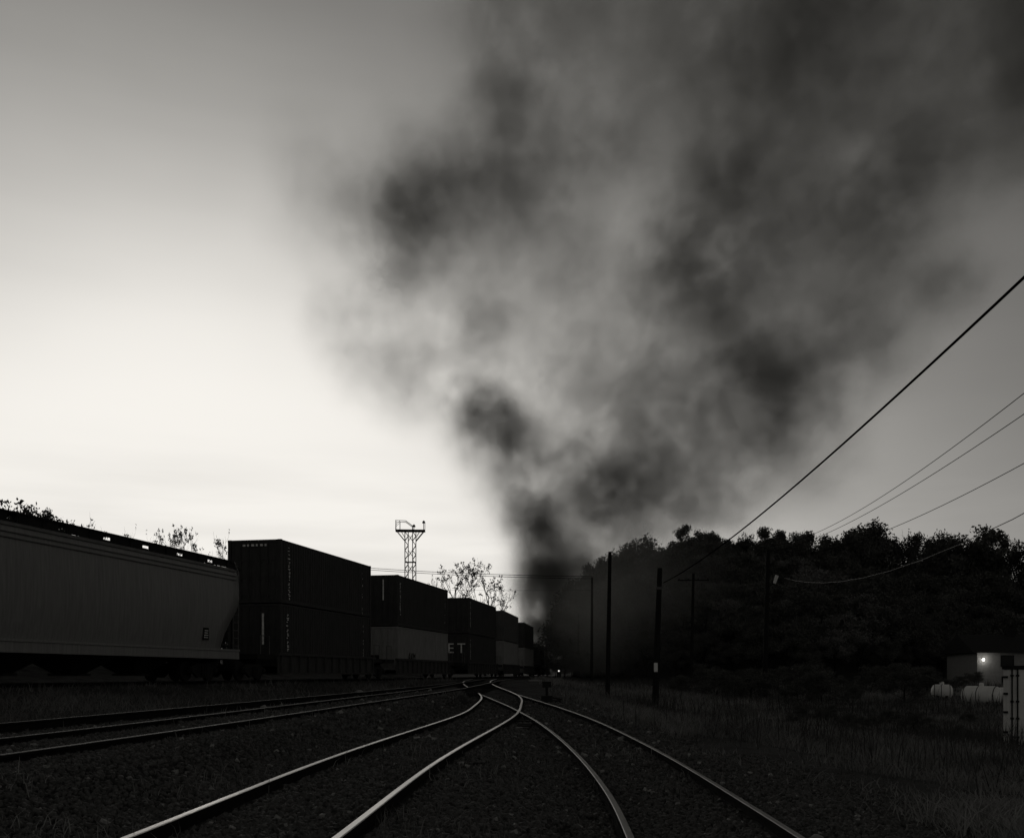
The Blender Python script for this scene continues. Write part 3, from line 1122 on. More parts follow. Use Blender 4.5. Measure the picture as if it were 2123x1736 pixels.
def locomotive(s_mid, label, cab_front):
    loc, rz = frame_at(s_mid, 6)
    t = thing('diesel_locomotive', label, 'locomotive', loc, rz, 'locomotives at the head of the freight train')
    h = 8.6
    b = MB(); b.box(-1.5, 1.5, -h, h, 1.15, 1.5); b.build('frame', M_black, t)
    f = -1 if cab_front else 1
    b = MB()
    ya, yb = sorted((f * 4.6, -f * (h - 1.0)))
    prof = [(-.95, 1.5), (-.95, 3.95), (-.7, 4.25), (.7, 4.25), (.95, 3.95), (.95, 1.5)]
    v = [(x, y, z) for y in (ya, yb) for x, z in prof]
    n = len(prof)
    b.add(v, [(i, i + n, (i + 1) % n + n, (i + 1) % n) for i in range(n)] + [tuple(range(n)), tuple(reversed(range(n, 2 * n)))])
    hood = b.build('long_hood', M_cdark, t)
    for k in range(9):
        for sx in (-1, 1):
            bb = MB(); y = ya + .6 + k * (yb - ya - 1.2) / 8
            bb.box(sx * .965 - .012, sx * .965 + .012, y - .5, y + .5, 1.7, 3.1 if k % 3 else 3.7)
            bb.build('door_panel', M_cmid, hood)
    for yy in (-2.2, .4, 3.2):
        bb = MB(); bb.lathe([(.62, 4.252), (.62, 4.42), (.5, 4.46)], (0, -f * yy, 0), n=16); bb.build('roof_fan', M_black, hood)
    bb = MB(); bb.box(-.3, .3, f * 2.6 - .35, f * 2.6 + .35, 4.252, 4.62); bb.build('exhaust_stack', M_black, hood)
    b = MB()
    ca, cb = sorted((f * 4.62, f * 6.9))
    prof = [(-1.5, 1.502), (-1.5, 3.9), (-1.1, 4.45), (-.5, 4.62), (.5, 4.62), (1.1, 4.45), (1.5, 3.9), (1.5, 1.502)]
    v = [(x, y, z) for y in (ca, cb) for x, z in prof]
    n = len(prof)
    b.add(v, [(i, i + n, (i + 1) % n + n, (i + 1) % n) for i in range(n)] + [tuple(range(n)), tuple(reversed(range(n, 2 * n)))])
    cabo = b.build('cab', M_cdark, t)
    for sy in (ca - .012, cb + .012):
        for xx in (-1.0, .45):
            bb = MB(); bb.box(xx, xx + .6, sy - .01, sy + .01, 3.1, 3.75); bb.build('window', M_glass, cabo)
    for sx in (-1, 1):
        bb = MB(); bb.box(sx * 1.51 - .01, sx * 1.51 + .01, ca + .4, cb - .4, 3.0, 3.7); bb.build('window', M_glass, cabo)
    b = MB()
    na, nb = sorted((f * 6.92, f * (h - .5)))
    b.box(-.8, .8, na, nb, 1.502, 2.9); b.build('short_hood', M_cdark, t)
    b = MB(); b.box(-1.35, 1.35, -2.4, 2.4, .45, 1.148); b.build('fuel_tank', M_black, t)
    for sx in (-1, 1):
        b = MB()
        for k in range(13):
            y = -h + .3 + k * (2 * h - .6) / 12
            b.tube([(sx * 1.46, y, 1.5), (sx * 1.46, y, 2.5)], .02, 5)
        b.tube([(sx * 1.46, -h + .3, 2.5), (sx * 1.46, h - .3, 2.5)], .02, 5)
        b.build('handrail', M_steel, t)
    bogie(t, -h + 2.6); bogie(t, h - 2.6)
    coupler(t, -h, -1); coupler(t, h, 1)
    return t


locomotive(MAIN.s_of_Y(143.5), 'dark locomotive coupled behind the last container stack, smoke rising above it', False)
locomotive(MAIN.s_of_Y(162.5), 'lead locomotive farthest along the train, half lost in smoke', True)

# ------------------------------------------------------------------ light tower behind the train
TY = 122.0
tc_ = px(850.5, 1396, TY)
tb = float(gz(tc_.x, TY))
ztop = px(850, 1101, TY).z - tb
tw = thing('light_tower', 'twin legged steel lattice tower with railed platform behind the containers', 'tower', (tc_.x, TY, tb), R(4))
hw = .46
for sx in (-1, 1):
    b = MB()
    xs2 = (sx * hw - .2, sx * hw + .2)
    for x in xs2:
        for y in (-.35, .35):
            b.tube([(x, y, 0), (x, y, ztop)], .055, 4)
    nseg = int(ztop / .55)
    for k in range(nseg):
        z0, z1 = k * ztop / nseg, (k + 1) * ztop / nseg
        a, c = xs2 if k % 2 else xs2[::-1]
        for y in (-.35, .35):
            b.tube([(a, y, z0), (c, y, z1)], .036, 4)
        for x in xs2:
            b.tube([(x, -.35 if k % 2 else .35, z0), (x, .35 if k % 2 else -.35, z1)], .022, 4)
    b.build('lattice_leg', M_tower, tw)
for k in range(10):
    z = ztop - .4 - k * 1.85
    b = MB()
    for y in (-.35, .35):
        b.tube([(-hw + .2, y, z), (hw - .2, y, z - .75)], .028, 4)
        b.tube([(hw - .2, y, z), (-hw + .2, y, z - .75)], .028, 4)
        if k == 2:
            b.tube([(-hw - .2, y, z + .4), (hw + .2, y, z + .4)], .06, 4)
    b.build('cross_brace', M_tower, tw)
b = MB()
b.box(-1.78, 1.78, -.7, .7, ztop + .002, ztop + .16)
b.build('platform', M_tower, tw)
for sx in (-1, 1):
    for y in (-.4, .4):
        b = MB()
        b.tube([(sx * (hw + .2), y, ztop - 1.15), (sx * 1.6, y, ztop)], .05, 4)
        b.tube([(sx * (hw + .2), y, ztop - .75), (sx * 1.1, y, ztop)], .03, 4)
        b.build('knee_brace', M_tower, tw)
b = MB()
for y in (-.62, .62):
    b.tube([(-1.74, y, ztop + .16), (-1.74, y, ztop + 1.25), (-.55, y, ztop + 1.2), (.25, y, ztop + .62), (.25, y, ztop + .16)], .045, 4)
    b.tube([(-1.74, y, ztop + .7), (-1.2, y, ztop + 1.2)], .03, 4)
    b.tube([(-1.25, y, ztop + .16), (-1.25, y, ztop + 1.23)], .03, 4)
b.tube([(-1.74, -.62, ztop + 1.25), (-1.74, .62, ztop + 1.25)], .045, 4)
b.build('railing', M_tower, tw)
for x, hh, nm in ((1.6, .82, 'floodlight'), (.42, .35, 'floodlight')):
    b = MB()
    b.tube([(x, 0, ztop + .16), (x, 0, ztop + .2 + hh)], .05, 5)
    if hh > .5:
        b.tube([(x + .15, 0, ztop + .16), (x + .15, 0, ztop + .2 + hh)], .03, 5)
    b.lathe([(.20, ztop + .2 + hh), (.17, ztop + .36 + hh), (.05, ztop + .52 + hh)], (x, 0, 0), n=10)
    b.build(nm, M_tower, tw)


# ------------------------------------------------------------------ poles and wires
def pole(xt, yt, xb, Y, r, label, cross=None, group='bare timber poles right of the tracks', tagm=False):
    top = px(xt, yt, Y)
    base = px(xb, 1396, Y)
    zb = float(gz(base.x, Y))
    t = thing('utility_pole', label, 'pole', (base.x, Y, zb), 0, group)
    b = MB()
    d = top - Vector((base.x, Y, zb))
    b.tube([(0, 0, -.3), tuple(d * .5), tuple(d)], [r * 1.15, r, r * .82], 10)
    b.build('shaft', M_pole, t)
    if cross:
        z, w = cross
        b = MB(); b.box(-w / 2 + d.x, w / 2 + d.x, -.06, .06, z - .06, z + .06); ca_ = b.build('crossarm', M_pole, t)
        for k in range(4):
            bb = MB(); bb.lathe([(.03, z + .06), (.05, z + .1), (.045, z + .18), (.02, z + .2)], (d.x - w / 2 + .12 + k * (w - .24) / 3, 0, 0), n=8); bb.build('insulator', M_pole, ca_)
    if tagm:
        b = MB(); b.box(-.1 + d.x * .18, .06 + d.x * .18, -r * 1.25 - .03, -r * 1.25 + .0, 1.75, 2.15); b.build('tag_plate', M_white, t)
        b = MB(); b.tube([(d.x * .85 - .0, 0, d.z * .85), (d.x * .85, 0, d.z * .85 + .12)], r * 1.06, 10); b.build('cable_clamp', M_steel, t)
    return t


pole(1367.5, 1177, 1357, 45, .135, 'thick leaning pole with a white tag, standing in weeds beside the track', tagm=True)
pole(1264, 1143, 1259, 60, .125, 'tall straight bare pole left of the tagged pole')
pole(1227, 1196, 1226, 112, .15, 'slim faint pole in the thin smoke, next left of the tall bare pole')
pole(1199, 1270, 1198, 130, .12, 'faint farthest pole in the smoke near the train')
pole(1437, 1188, 1432, 104, .16, 'pole with a crossarm against the dark wooded slope', cross=(10.6, 3.2))
p5 = pole(1592, 1138, 1584, 70, .16, 'thick dark pole carrying a pale lamp, rightmost of the poles')
b = MB()
b.tube([(.1, 0, 7.5), (.75, -.1, 7.95)], .03, 6)
lo = b.build('lamp_arm', M_pole, p5)
lo.parent = p5
b = MB()
b.tube([(.66, -.12, 7.85), (.84, -.12, 8.4)], [.10, .13], 8)
b.build('lamp_head', M_white, lo)


def wire(S, mids, exit_px, exit_depth, r, label, name='overhead_wire', group='overhead wires at the right', ext=1.35, n=40, m=None, wob=0.0):
    """sagging wire from S towards the camera, leaving the frame at exit_px"""
    E = px(exit_px[0], exit_px[1], exit_depth)
    xm, ym = mids
    # depth of the point of the straight chord that appears at column xm
    lo_, hi_ = 0.0, 1.0
    for _ in range(60):
        tm = (lo_ + hi_) / 2
        p = S.lerp(E, tm)
        if CX + F * p.x / p.y < xm:
            lo_ = tm
        else:
            hi_ = tm
    p = S.lerp(E, tm)
    zt = CAMZ + (HY - ym) / F * p.y
    k = (p.z - zt) / max(1e-6, tm * (1 - tm))
    pts = []
    for i in range(n + 1):
        t = ext * i / n
        q = S.lerp(E, t)
        q.z -= k * t * (1 - t)
        if wob:
            q.z += wob * math.sin(i * 1.9)
        pts.append(q)
    o = thing(name, label, 'wire', tuple(S), 0, group)
    b = MB(); b.tube([q - S for q in pts], r, 6)
    b.build('strand', m or M_wire, o)
    return o


wire(px(1375, 1207, 44.9), (1548, 1089), (2122, 575), 12.0, .021, 'thick bundled cable rising from the tagged pole to the right edge', group=None)
wire(px(1596, 1131, 69.9), (1715, 1093), (2122, 815), 24.0, .011, 'highest of the thin wires rising to the right edge')
wire(px(1596, 1142, 69.9), (1745, 1090), (2122, 858), 25.0, .011, 'second thin wire, close under the highest one')
wire(px(1596, 1150, 69.9), (1872, 1084), (2122, 960), 27.0, .011, 'thin wire halfway between the upper pair and the sagging line')
wire(px(1626, 1197, 70), (1745, 1204), (2122, 1063), 30.0, .014, 'lowest sagging pale wire that starts at the pale lamp', m=mat('pale_wire', .10, .6, var=.2), wob=.012)
# line crossing behind the train
o = thing('overhead_wire', 'wire crossing the sky behind the containers to the slim pole', 'wire', tuple(px(1226, 1194, 112)), 0, 'wires crossing the sky behind the train')
S = px(1226, 1194, 112); E_ = px(500, 1150, 150)
for dz in (0, .24):
    b = MB(); pts = []
    for i in range(31):
        t = i / 30; q = S.lerp(E_, t); q.z -= dz + 1.9 * 4 * t * (1 - t) * .35; pts.append(q - S)
    b.tube(pts, .032, 5); b.build('strand', M_wire, o)
S = px(1226, 1222, 112); E_ = px(500, 1200, 150)
o = thing('overhead_wire', 'faint thin wire crossing below the double wire left of the smoke', 'wire', tuple(S), 0, 'wires crossing the sky behind the train')
b = MB(); b.tube([tuple(S.lerp(E_, i / 10) - S - Vector((0, 0, .6 * 4 * (i / 10) * (1 - i / 10)))) for i in range(11)], .012, 5); b.build('strand', M_wire, o)
# ------------------------------------------------------------------ trees
def branch_tree(seed, hgt, spread, levels, rad, first=.35, n_first=6, up=.5):
    """list of (polyline, r0, r1) plus tip points"""
    q = random.Random(seed)
    segs, tips = [], []

    def grow(p, d, L_, r, lv):
        pts = [p.copy()]
        dd = d.copy()
        for k in range(4):
            dd = (dd + Vector((q.gauss(0, .14), q.gauss(0, .14), q.gauss(.04, .1)))).normalized()
            p = p + dd * L_ / 4
            pts.append(p.copy())
        segs.append((pts, r, r * .5))
        if lv == 0:
            tips.append(p.copy()); tips.append(pts[2].copy())
            return
        for k in range(3 if lv > 1 else 3):
            j = q.choice((2, 3, 4, 4))
            ang = q.uniform(0, 2 * PI)
            side = Vector((math.cos(ang), math.sin(ang), q.uniform(-.2, .6)))
            nd = (dd * .75 + side * .65 * spread).normalized()
            grow(pts[j], nd, L_ * q.uniform(.6, .8), r * .48, lv - 1)
    trunk = [Vector((0, 0, -.4))]
    p = Vector((0, 0, 0)); d = Vector((q.gauss(0, .04), q.gauss(0, .04), 1)).normalized()
    for k in range(6):
        p = p + d * hgt * .8 / 6
        d = (d + Vector((q.gauss(0, .06), q.gauss(0, .06), .05))).normalized()
        trunk.append(p.copy())
    segs.append((trunk, rad, rad * .3))
    tips.append(p.copy())
    for k in range(n_first):
        f = first + (1 - first) * (k + q.random()) / n_first
        i = min(5, int(f * 6))
        b0 = trunk[i].lerp(trunk[i + 1], f * 6 - i if f < 1 else 1)
        ang = k * 2.4 + q.uniform(-.4, .4)
        d = Vector((math.cos(ang) * spread, math.sin(ang) * spread, up + .5 * f)).normalized()
        grow(b0, d, hgt * q.uniform(.24, .34) * (1.15 - .5 * f), rad * .4, levels)
    return segs, tips


def tree_meshes(seed, hgt, spread, levels, rad, leaf_n, leaf_s, clump, m_leaf, first=.35, n_first=6, up=.5, tip_frac=1.0, nside=4):
    segs, tips = branch_tree(seed, hgt, spread, levels, rad, first, n_first, up)
    b = MB()
    for pts, r0, r1 in segs:
        b.tube(pts, r0, nside if r0 < .12 else 7, r1, cap=False)
    tm = b.mesh('trunk', M_bark)
    st = np.random.RandomState(seed)
    T = np.array([tuple(t) for t in tips])
    T = T[st.rand(len(T)) < tip_frac]
    V = []
    per = max(1, leaf_n // max(1, len(T)))
    c = np.repeat(T, per, axis=0)
    o_ = st.normal(0, 1, c.shape); o_ /= np.linalg.norm(o_, axis=1)[:, None]
    c = c + o_ * (clump * 1.75 * st.rand(len(c), 1) ** .45) * np.array([1, 1, .75])
    n = len(c)
    a = st.normal(0, 1, (n, 3)); a /= np.linalg.norm(a, axis=1)[:, None]
    t = st.normal(0, 1, (n, 3)); t -= a * (a * t).sum(1)[:, None]; t /= np.linalg.norm(t, axis=1)[:, None]
    s = leaf_s * st.uniform(.6, 1.3, (n, 1))
    u = np.cross(a, t)
    P = np.stack([c - t * s, c + u * s * .55, c + t * s, c - u * s * .55], 1).reshape(-1, 3)
    lm = np_mesh('crown', P, np.arange(4 * n).reshape(-1, 4), m_leaf)
    zm = float(np.percentile(P[:, 2], 99.7))
    for me_ in (tm, lm):
        me_.transform(Matrix.Scale(hgt / zm, 4))
    return tm, lm


KIND = {
    'oak': [tree_meshes(10 + k, 10, 1.0, 2, .24, 9500, .16, .55, (M_leaf, M_leaf2, M_leaf)[k], first=.22, n_first=9) for k in range(3)],
    'dome': [tree_meshes(20 + k, 10, .75, 2, .22, 11000, .16, .62, M_leaf, first=.12, n_first=12, up=.7) for k in range(2)],
    'open': [tree_meshes(30 + k, 10, 1.0, 2, .20, 3000, .15, .34, M_leafb, first=.35, n_first=7, tip_frac=.75) for k in range(2)],
    'bare': [tree_meshes(40 + k, 10, .8, 2, .15, 420, .13, .2, M_leafb, first=.25, n_first=9, up=.9, tip_frac=.42) for k in range(2)],
    'tuft': [tree_meshes(60 + k, 10, .95, 3, .16, 1300, .11, .15, M_leafb, first=.3, n_first=7, up=.8, tip_frac=.32) for k in range(2)],
    'shrub': [tree_meshes(70 + k, 10, 1.1, 2, .2, 5200, .22, .8, M_leaf, first=.05, n_first=10, up=.5) for k in range(2)],
    'flat': [tree_meshes(50 + k, 10, 1.35, 2, .18, 4200, .15, .36, M_leaf, first=.6, n_first=7, up=.25, tip_frac=.8) for k in range(1)],
}


def tree(kind, X, Y, hgt, label, group, width=1.0, name='tree'):
    k = rnd.choice(KIND[kind])
    z = float(gz(X, Y))
    t = thing(name, label, 'tree', (X, Y, z - .1), rnd.uniform(0, 6.28), group)
    s = hgt / 10.0
    part('trunk', k[0], t, sc=(s * width, s * width, s))
    part('crown', k[1], t, sc=(s * width, s * width, s))
    return t


YRX, YRY = [1165, 1250, 1400, 1600, 2122], [152, 150, 152, 152, 148]
SKYX = [1130, 1160, 1190, 1215, 1250, 1290, 1330, 1358, 1372, 1440, 1500, 1515, 1550, 1580, 1600, 1640, 1700, 1760, 1800, 1835, 1870, 1900, 1945, 1985, 2010, 2040, 2080, 2122, 2300]
SKYY = [1345, 1270, 1204, 1180, 1150, 1135, 1118, 1136, 1128, 1092, 1097, 1120, 1112, 1097, 1103, 1103, 1098, 1090, 1087, 1095, 1098, 1108, 1118, 1092, 1108, 1124, 1116, 1118, 1110]
GH = 'trees massed on the dark wooded hillside'
LH = 'dark tree on the slope below the ridge, merged with its neighbours'
LR = 'ordinary dark tree of even height along the ridge line'
LF = 'dark bushy tree at the foot of the wooded slope'
x = 1192.0
row = []
special = {1330: ('dome', 'smooth domed tree on the ridge just right of the tall bare pole'), 1445: ('flat', 'broad crowned tree with a lumpy flat top on the ridge left of the thick cable'),
           1575: ('oak', 'rounded tree on the ridge right behind the thick cable'), 1800: ('dome', 'tall dense tree on the ridge where the thin wire pair meets the hill'),
           1850: ('bare', 'nearly bare thin topped tree on the ridge right of the dense tall tree'), 1990: ('flat', 'umbrella shaped tree sticking up on the ridge near the right edge')}
for sx_, (kd, lb) in special.items():
    Yr = np.interp(sx_, YRX, YRY)
    row.append((sx_, Yr, kd, lb, 1.0))
while x < 2200:
    if min(abs(x - s) for s in special) > 14:
        Yr = np.interp(x, YRX, YRY) + rnd.uniform(-4, 6)
        kd = rnd.choice(['oak', 'oak', 'dome', 'open', 'oak'])
        row.append((x, Yr, kd, None, 1.0))
    x += rnd.uniform(24, 36)
ntree = 0
for sx_, Yr, kd, lb, wd in row:
    y_t = float(np.interp(sx_, SKYX, SKYY)) + (rnd.uniform(-2, 16) if lb is None else 0)
    p = px(sx_, y_t, Yr)
    hg = p.z - float(gz(p.x, Yr)) + .1
    hg = max(4.0, hg) 
    tree(kd, p.x, Yr, hg, lb or LR, GH, width=min(1.25, 9.5 / hg) if lb is None else 1.0)
    ntree += 1
for fr, hmin, hmax, step in ((.93, 9, 12, 30), (.80, 8, 11, 40), (.62, 8, 11, 44), (.44, 7, 10, 48), (.27, 6, 9, 52), (.12, 5, 8, 54), (.02, 3.5, 6, 50)):
    x = 1200 + rnd.uniform(0, 20) + (1 - fr) * 25
    while x < 2240:
        Yr = np.interp(x, YRX, YRY)
        # edge of the wood on the same line of sight
        Y0 = 60.0
        while Y0 < Yr and hill((x - CX) / F * Y0, Y0) < .35:
            Y0 += 1.5
        Yt = Y0 + fr * (Yr - Y0) + rnd.uniform(-2.5, 2.5)
        X_ = (x - CX) / F * Yt
        hg = rnd.uniform(hmin, hmax)
        lim = px(x, float(np.interp(x, SKYX, SKYY)) + 16, Yt).z - float(gz(X_, Yt))
        hg = min(hg, lim)
        if hg > 2.5:
            tree(rnd.choice(['oak', 'oak', 'dome', 'dome', 'open']), X_, Yt, hg, LF if fr < .1 else LH, GH, width=rnd.uniform(1.0, 1.3))
            ntree += 1
        x += step * rnd.uniform(.75, 1.25)
for fr in (.92, .75, .58, .40, .22, .06):               # the low left end of the wood, in the smoke
    x = 1188 + rnd.uniform(0, 12)
    while x < 1345:
        Yr = np.interp(x, YRX, YRY)
        Yt = 132 + fr * (Yr - 132)
        X_ = (x - CX) / F * Yt
        yt_ = np.interp(x, [1150, 1165, 1200, 1260, 1345], [1390, 1335, 1268, 1230, 1185])
        yt_ = yt_ + (float(np.interp(x, SKYX, SKYY)) + 14 - yt_) * fr + rnd.uniform(-4, 16)
        hg = min(px(x, yt_, Yt).z - float(gz(X_, Yt)), 15)
        if hg > 2.5:
            tree(rnd.choice(['oak', 'dome']), X_, Yt, hg, LH, GH, width=min(1.5, 11 / hg))
            ntree += 1
        x += rnd.uniform(18, 30)
for k in range(34):                                     # brush in the rough ground between the tracks, the wood and the yard
    if k < 20:
        x, Yt, hb = 1420 + k * 32 + rnd.uniform(-12, 12), rnd.uniform(60, 82), rnd.uniform(1.2, 2.6)
        lb = 'dark brush bush in front of the wood beyond the rough grass'
    else:
        x, Yt, hb = 1640 + (k - 20) * 29 + rnd.uniform(-10, 10), rnd.uniform(38, 46), rnd.uniform(.5, .95)
        lb = 'low dark bush in the rough grass before the gas tanks and yard'
    if 1900 < x < 2075:
        if k < 20:
            Yt, hb = Yt + 12, hb * .8
        else:
            hb *= .6
    tree('shrub', (x - CX) / F * Yt, Yt, hb, lb, 'brush in the rough ground at the right', width=rnd.uniform(1.3, 2.1), name='bush')
print('HILL TREES', ntree)
for k in range(12):
    x = 1150 + k * 17 + rnd.uniform(-4, 4)
    Yt = 131 + rnd.uniform(-2, 2)
    tree('shrub', (x - CX) / F * Yt, Yt, rnd.uniform(2.5, 4.2), 'low dark bush at the foot of the wood beyond the signal', 'bushes at the foot of the wood', width=rnd.uniform(1.1, 1.5), name='bush')
for k in range(26):                                     # scrub on the bank behind the train
    f = k / 25
    Yb = 34 + 74 * f
    Xb = float(MAIN.X(Yb)) - 9.5 - rnd.uniform(0, 1.5)
    tree('shrub', Xb, Yb, rnd.uniform(2.7, 3.7), 'low dark scrub bush on the bank behind the freight train', 'scrub on the bank behind the train', width=rnd.uniform(1.5, 1.9), name='bush')

GL = 'thin trees behind the train at the left'
for (x_, yt, Y, kd, w, lb) in ((-8, 1016, 62, 'open', .8, 'dense leafy tree top above the left end of the hopper car'), (66, 1042, 66, 'open', .7, 'leafy tree falling away right beside the leftmost tree top'),
                               (186, 1072, 110, 'bare', .5, 'faint wispy treetop above the middle of the hopper car'), (262, 1085, 110, 'bare', .45, 'thin wispy treetop right of the faint one over the hopper car'),
                               (325, 1098, 100, 'bare', .5, 'low sparse treetop left of the tufted little tree'), (385, 1082, 96, 'tuft', .5, 'little tufted tree standing clear above the hopper car roof'),
                               (452, 1096, 100, 'bare', .6, 'sparse tree touching the tall dark container at its left'), (898, 1190, 128, 'bare', .3, 'small leaf tuft peeping over the container below the tower'),
                               (936, 1160, 130, 'tuft', .8, 'bushy half bare tree right of the lattice tower'), (1005, 1180, 136, 'bare', .9, 'twiggy tree with leaves only at its tips right of the bushy one'),
                               (1035, 1196, 140, 'bare', .6, 'leaning bare brush tree nearest the smoke')):
    p = px(x_, yt, Y)
    tree(kd, p.x, Y, p.z - float(gz(p.x, Y)), lb, GL, width=w)

# ------------------------------------------------------------------ right hand yard: container shed, tanks, house
SY = 33.0
sp = px(2079, 1396, SY)
zb = px(0, 1548, SY).z
zt = px(0, 1380, SY).z
sh = thing('storage_container', 'white storage container with dark top rail and lock rods at the right edge', 'storage container', (sp.x, SY, zb), R(-28))
H_ = zt - zb
b = MB(); b.box(0, 2.44, .05, 6.05, .1, H_ - .1); b.build('wall', M_white, sh)
b = MB(); b.box(-.04, 2.48, -.03, 6.1, H_ - .098, H_ + .02); b.build('top_rail', M_black, sh)
b = MB(); b.box(-.02, 2.46, -.02, 6.08, .0, .098); b.build('bottom_rail', M_black, sh)
for k in range(2):
    b = MB(); b.box(.1 + k * 1.13, 1.2 + k * 1.13, -.0, .046, .12, H_ - .12); d_ = b.build('door', M_white, sh)
    for xx in (.26, .42) if k == 0 else (.7, .9):
        bb = MB(); bb.tube([(xx + k * 1.13, -.04, .08), (xx + k * 1.13, -.04, H_ - .05)], .025, 6)
        for zz in (.35, .95, 1.5, H_ - .3):
            bb.box(xx + k * 1.13 - .05, xx + k * 1.13 + .05, -.055, -.004, zz - .03, zz + .03)
        bb.build('lock_rod', M_black, d_)
for zz in (.5, 1.15, 1.75, H_ - .35):
    b = MB(); b.box(.0, .14, -.05, .0, zz - .035, zz + .035); b.build('hinge', M_black, sh)


def tank(x, yc, Y, L_, r, rz, label):
    p = px(x, yc, Y)
    zg = float(gz(p.x, Y))
    t = thing('gas_tank', label, 'tank', (p.x, Y, zg), rz, 'white gas tanks in the yard at the right')
    zc = p.z - zg
    b = MB()
    h = L_ / 2
    prof = [(r * .05, -h - r * .45), (r * .5, -h - r * .38), (r * .85, -h - r * .18), (r, -h), (r, h), (r * .85, h + r * .18), (r * .5, h + r * .38), (r * .05, h + r * .45)]
    b.lathe(prof, (0, 0, zc), axis='x', n=28)
    b.build('shell', M_tank, t, True)
    for xx in (-h * .6, h * .6):
        b = MB(); b.box(xx - .09, xx + .09, -r * .8, r * .8, -.2, zc - r * .6); b.build('saddle', M_black, t)
    b = MB(); b.lathe([(.13, zc + r * .97), (.13, zc + r + .14), (.08, zc + r + .18)], n=10); b.build('valve_dome', M_tank, t)
    for xx in (-h, -h * .12, h):
        b = MB(); b.lathe([(r * 1.012, xx - .02), (r * 1.012, xx + .02)], (0, 0, zc), axis='x', n=28); b.build('strap', M_black, t)
    return t


tank(2034, 1441, 58, 1.7, .56, R(-48), 'nearer white gas tank lying with its round end towards the container')
tank(1952, 1432, 64, .9, .44, R(-20), 'farther white gas tank partly behind brush at the left')
tank(2090, 1437, 66, 1.4, .42, R(-20), 'white gas tank half hidden behind the white storage container')

HY_ = 96.0
hp = px(2025, 1396, HY_)
hz = float(gz(hp.x, HY_))
ho = thing('house', 'pale house with dark roof and a lit lamp on its wall at the right edge', 'house', (hp.x, HY_, hz - .2), R(-4))
wt_ = px(0, 1352, HY_).z - hz + .2
b = MB(); b.box(0, 11, 0, 8, 0, wt_); b.build('wall', M_wall, ho)
b = MB()
v = [(-.5, -.5, wt_ + .003), (11.5, -.5, wt_ + .003), (11.5, 8.5, wt_ + .003), (-.5, 8.5, wt_ + .003), (-.5, 4, wt_ + 1.9), (11.5, 4, wt_ + 1.9)]
b.add(v, [(0, 1, 5, 4), (2, 3, 4, 5), (0, 4, 3), (1, 2, 5), (0, 3, 2, 1)])
rf = b.build('roof', M_shingle, ho)
b = MB(); b.box(4.2, 4.9, 3.4, 4.1, wt_ + 1.2, wt_ + 2.6); b.build('chimney', M_shingle, rf)
for (x0, x1, z0, z1, fr_) in ((2.2, 3.3, wt_ - 1.25, wt_ - .3, 0), (2.3, 3.1, .35, 1.0, 0), (4.5, 6.3, wt_ - 1.35, wt_ - .25, 1), (7.5, 8.7, wt_ - 1.25, wt_ - .3, 1)):
    b = MB(); b.box(x0, x1, -.035, -.003, z0, z1)
    w_ = b.build('window', M_glass, ho)
    b = MB()
    e = .16 if fr_ else .06
    for q in ((x0 - e, x1 + e, z1, z1 + e), (x0 - e, x1 + e, z0 - e, z0), (x0 - e, x0, z0, z1), (x1, x1 + e, z0, z1)):
        b.box(q[0], q[1], -.07, -.003, q[2], q[3])
    b.build('frame', M_white if fr_ else M_black, w_)
wl_ = thing('wall_lamp', 'small lit lamp on the left corner of the pale house', 'lamp', (hp.x + .45, HY_ - .3, px(0, 1366, HY_).z))
b = MB(); b.box(-.04, .04, 0, .28, .04, .12); b.build('bracket', M_black, wl_)
b = MB(); b.lathe([(.05, -.12), (.10, -.06), (.11, .0), (.06, .08)], n=12); b.build('bulb', emit('lamp_glow', 10), wl_, True)
pl = bpy.data.lights.new('lamp_light', 'POINT'); pl.energy = 9; pl.color = (1, .96, .9); pl.shadow_soft_size = .15
plo = bpy.data.objects.new('lamp_light', pl); plo.location = (0.1, -.35, 0); link(plo, wl_)

# ------------------------------------------------------------------ small things by the track
Y = 128.0
p = px(1158, 1389.5, Y)
zg = float(gz(p.x, Y))
sg = thing('dwarf_signal', 'low signal with one small bright lamp at the foot of the hill', 'signal', (p.x, Y, zg))
hh = p.z - zg
b = MB(); b.box(-.25, .25, -.2, .2, -.1, .15); b.build('base', M_black, sg)
b = MB(); b.tube([(0, 0, .15), (0, 0, hh - .3)], .06, 8); b.build('post', M_black, sg)
b = MB(); b.box(-.28, .28, -.12, .12, hh - .75, hh + .35); hd = b.build('lamp_housing', M_black, sg)
b = MB(); b.lathe([(.09, -.155), (.09, -.122)], (0, 0, hh), axis='y', n=14); b.build('lit_lens', emit('signal_glow', 1.6), hd)
b = MB(); b.lathe([(.11, -.15), (.11, -.122)], (0, 0, hh - .52), axis='y', n=14); b.build('lens', M_glass, hd)

p = px(1133, 1438, 37.5)
zg = float(gz(p.x, 37.5))
ss = thing('switch_stand', 'small dark switch stand beside the points', 'switch stand', (p.x, 37.5, zg))
b = MB(); b.box(-.55, .5, -.18, .18, -.05, .10); b.box(-.2, .2, -.16, .16, .10, .26); b.build('base', M_black, ss)
b = MB(); b.tube([(0, 0, .26), (0, 0, .62)], .05, 8); b.build('mast', M_black, ss)
b = MB(); b.box(-.16, .16, -.015, .015, .56, .78); b.build('target', M_black, ss)
b = MB(); b.tube([(.1, -.1, .2), (.55, -.3, .12)], .03, 6); b.build('lever', M_black, ss)

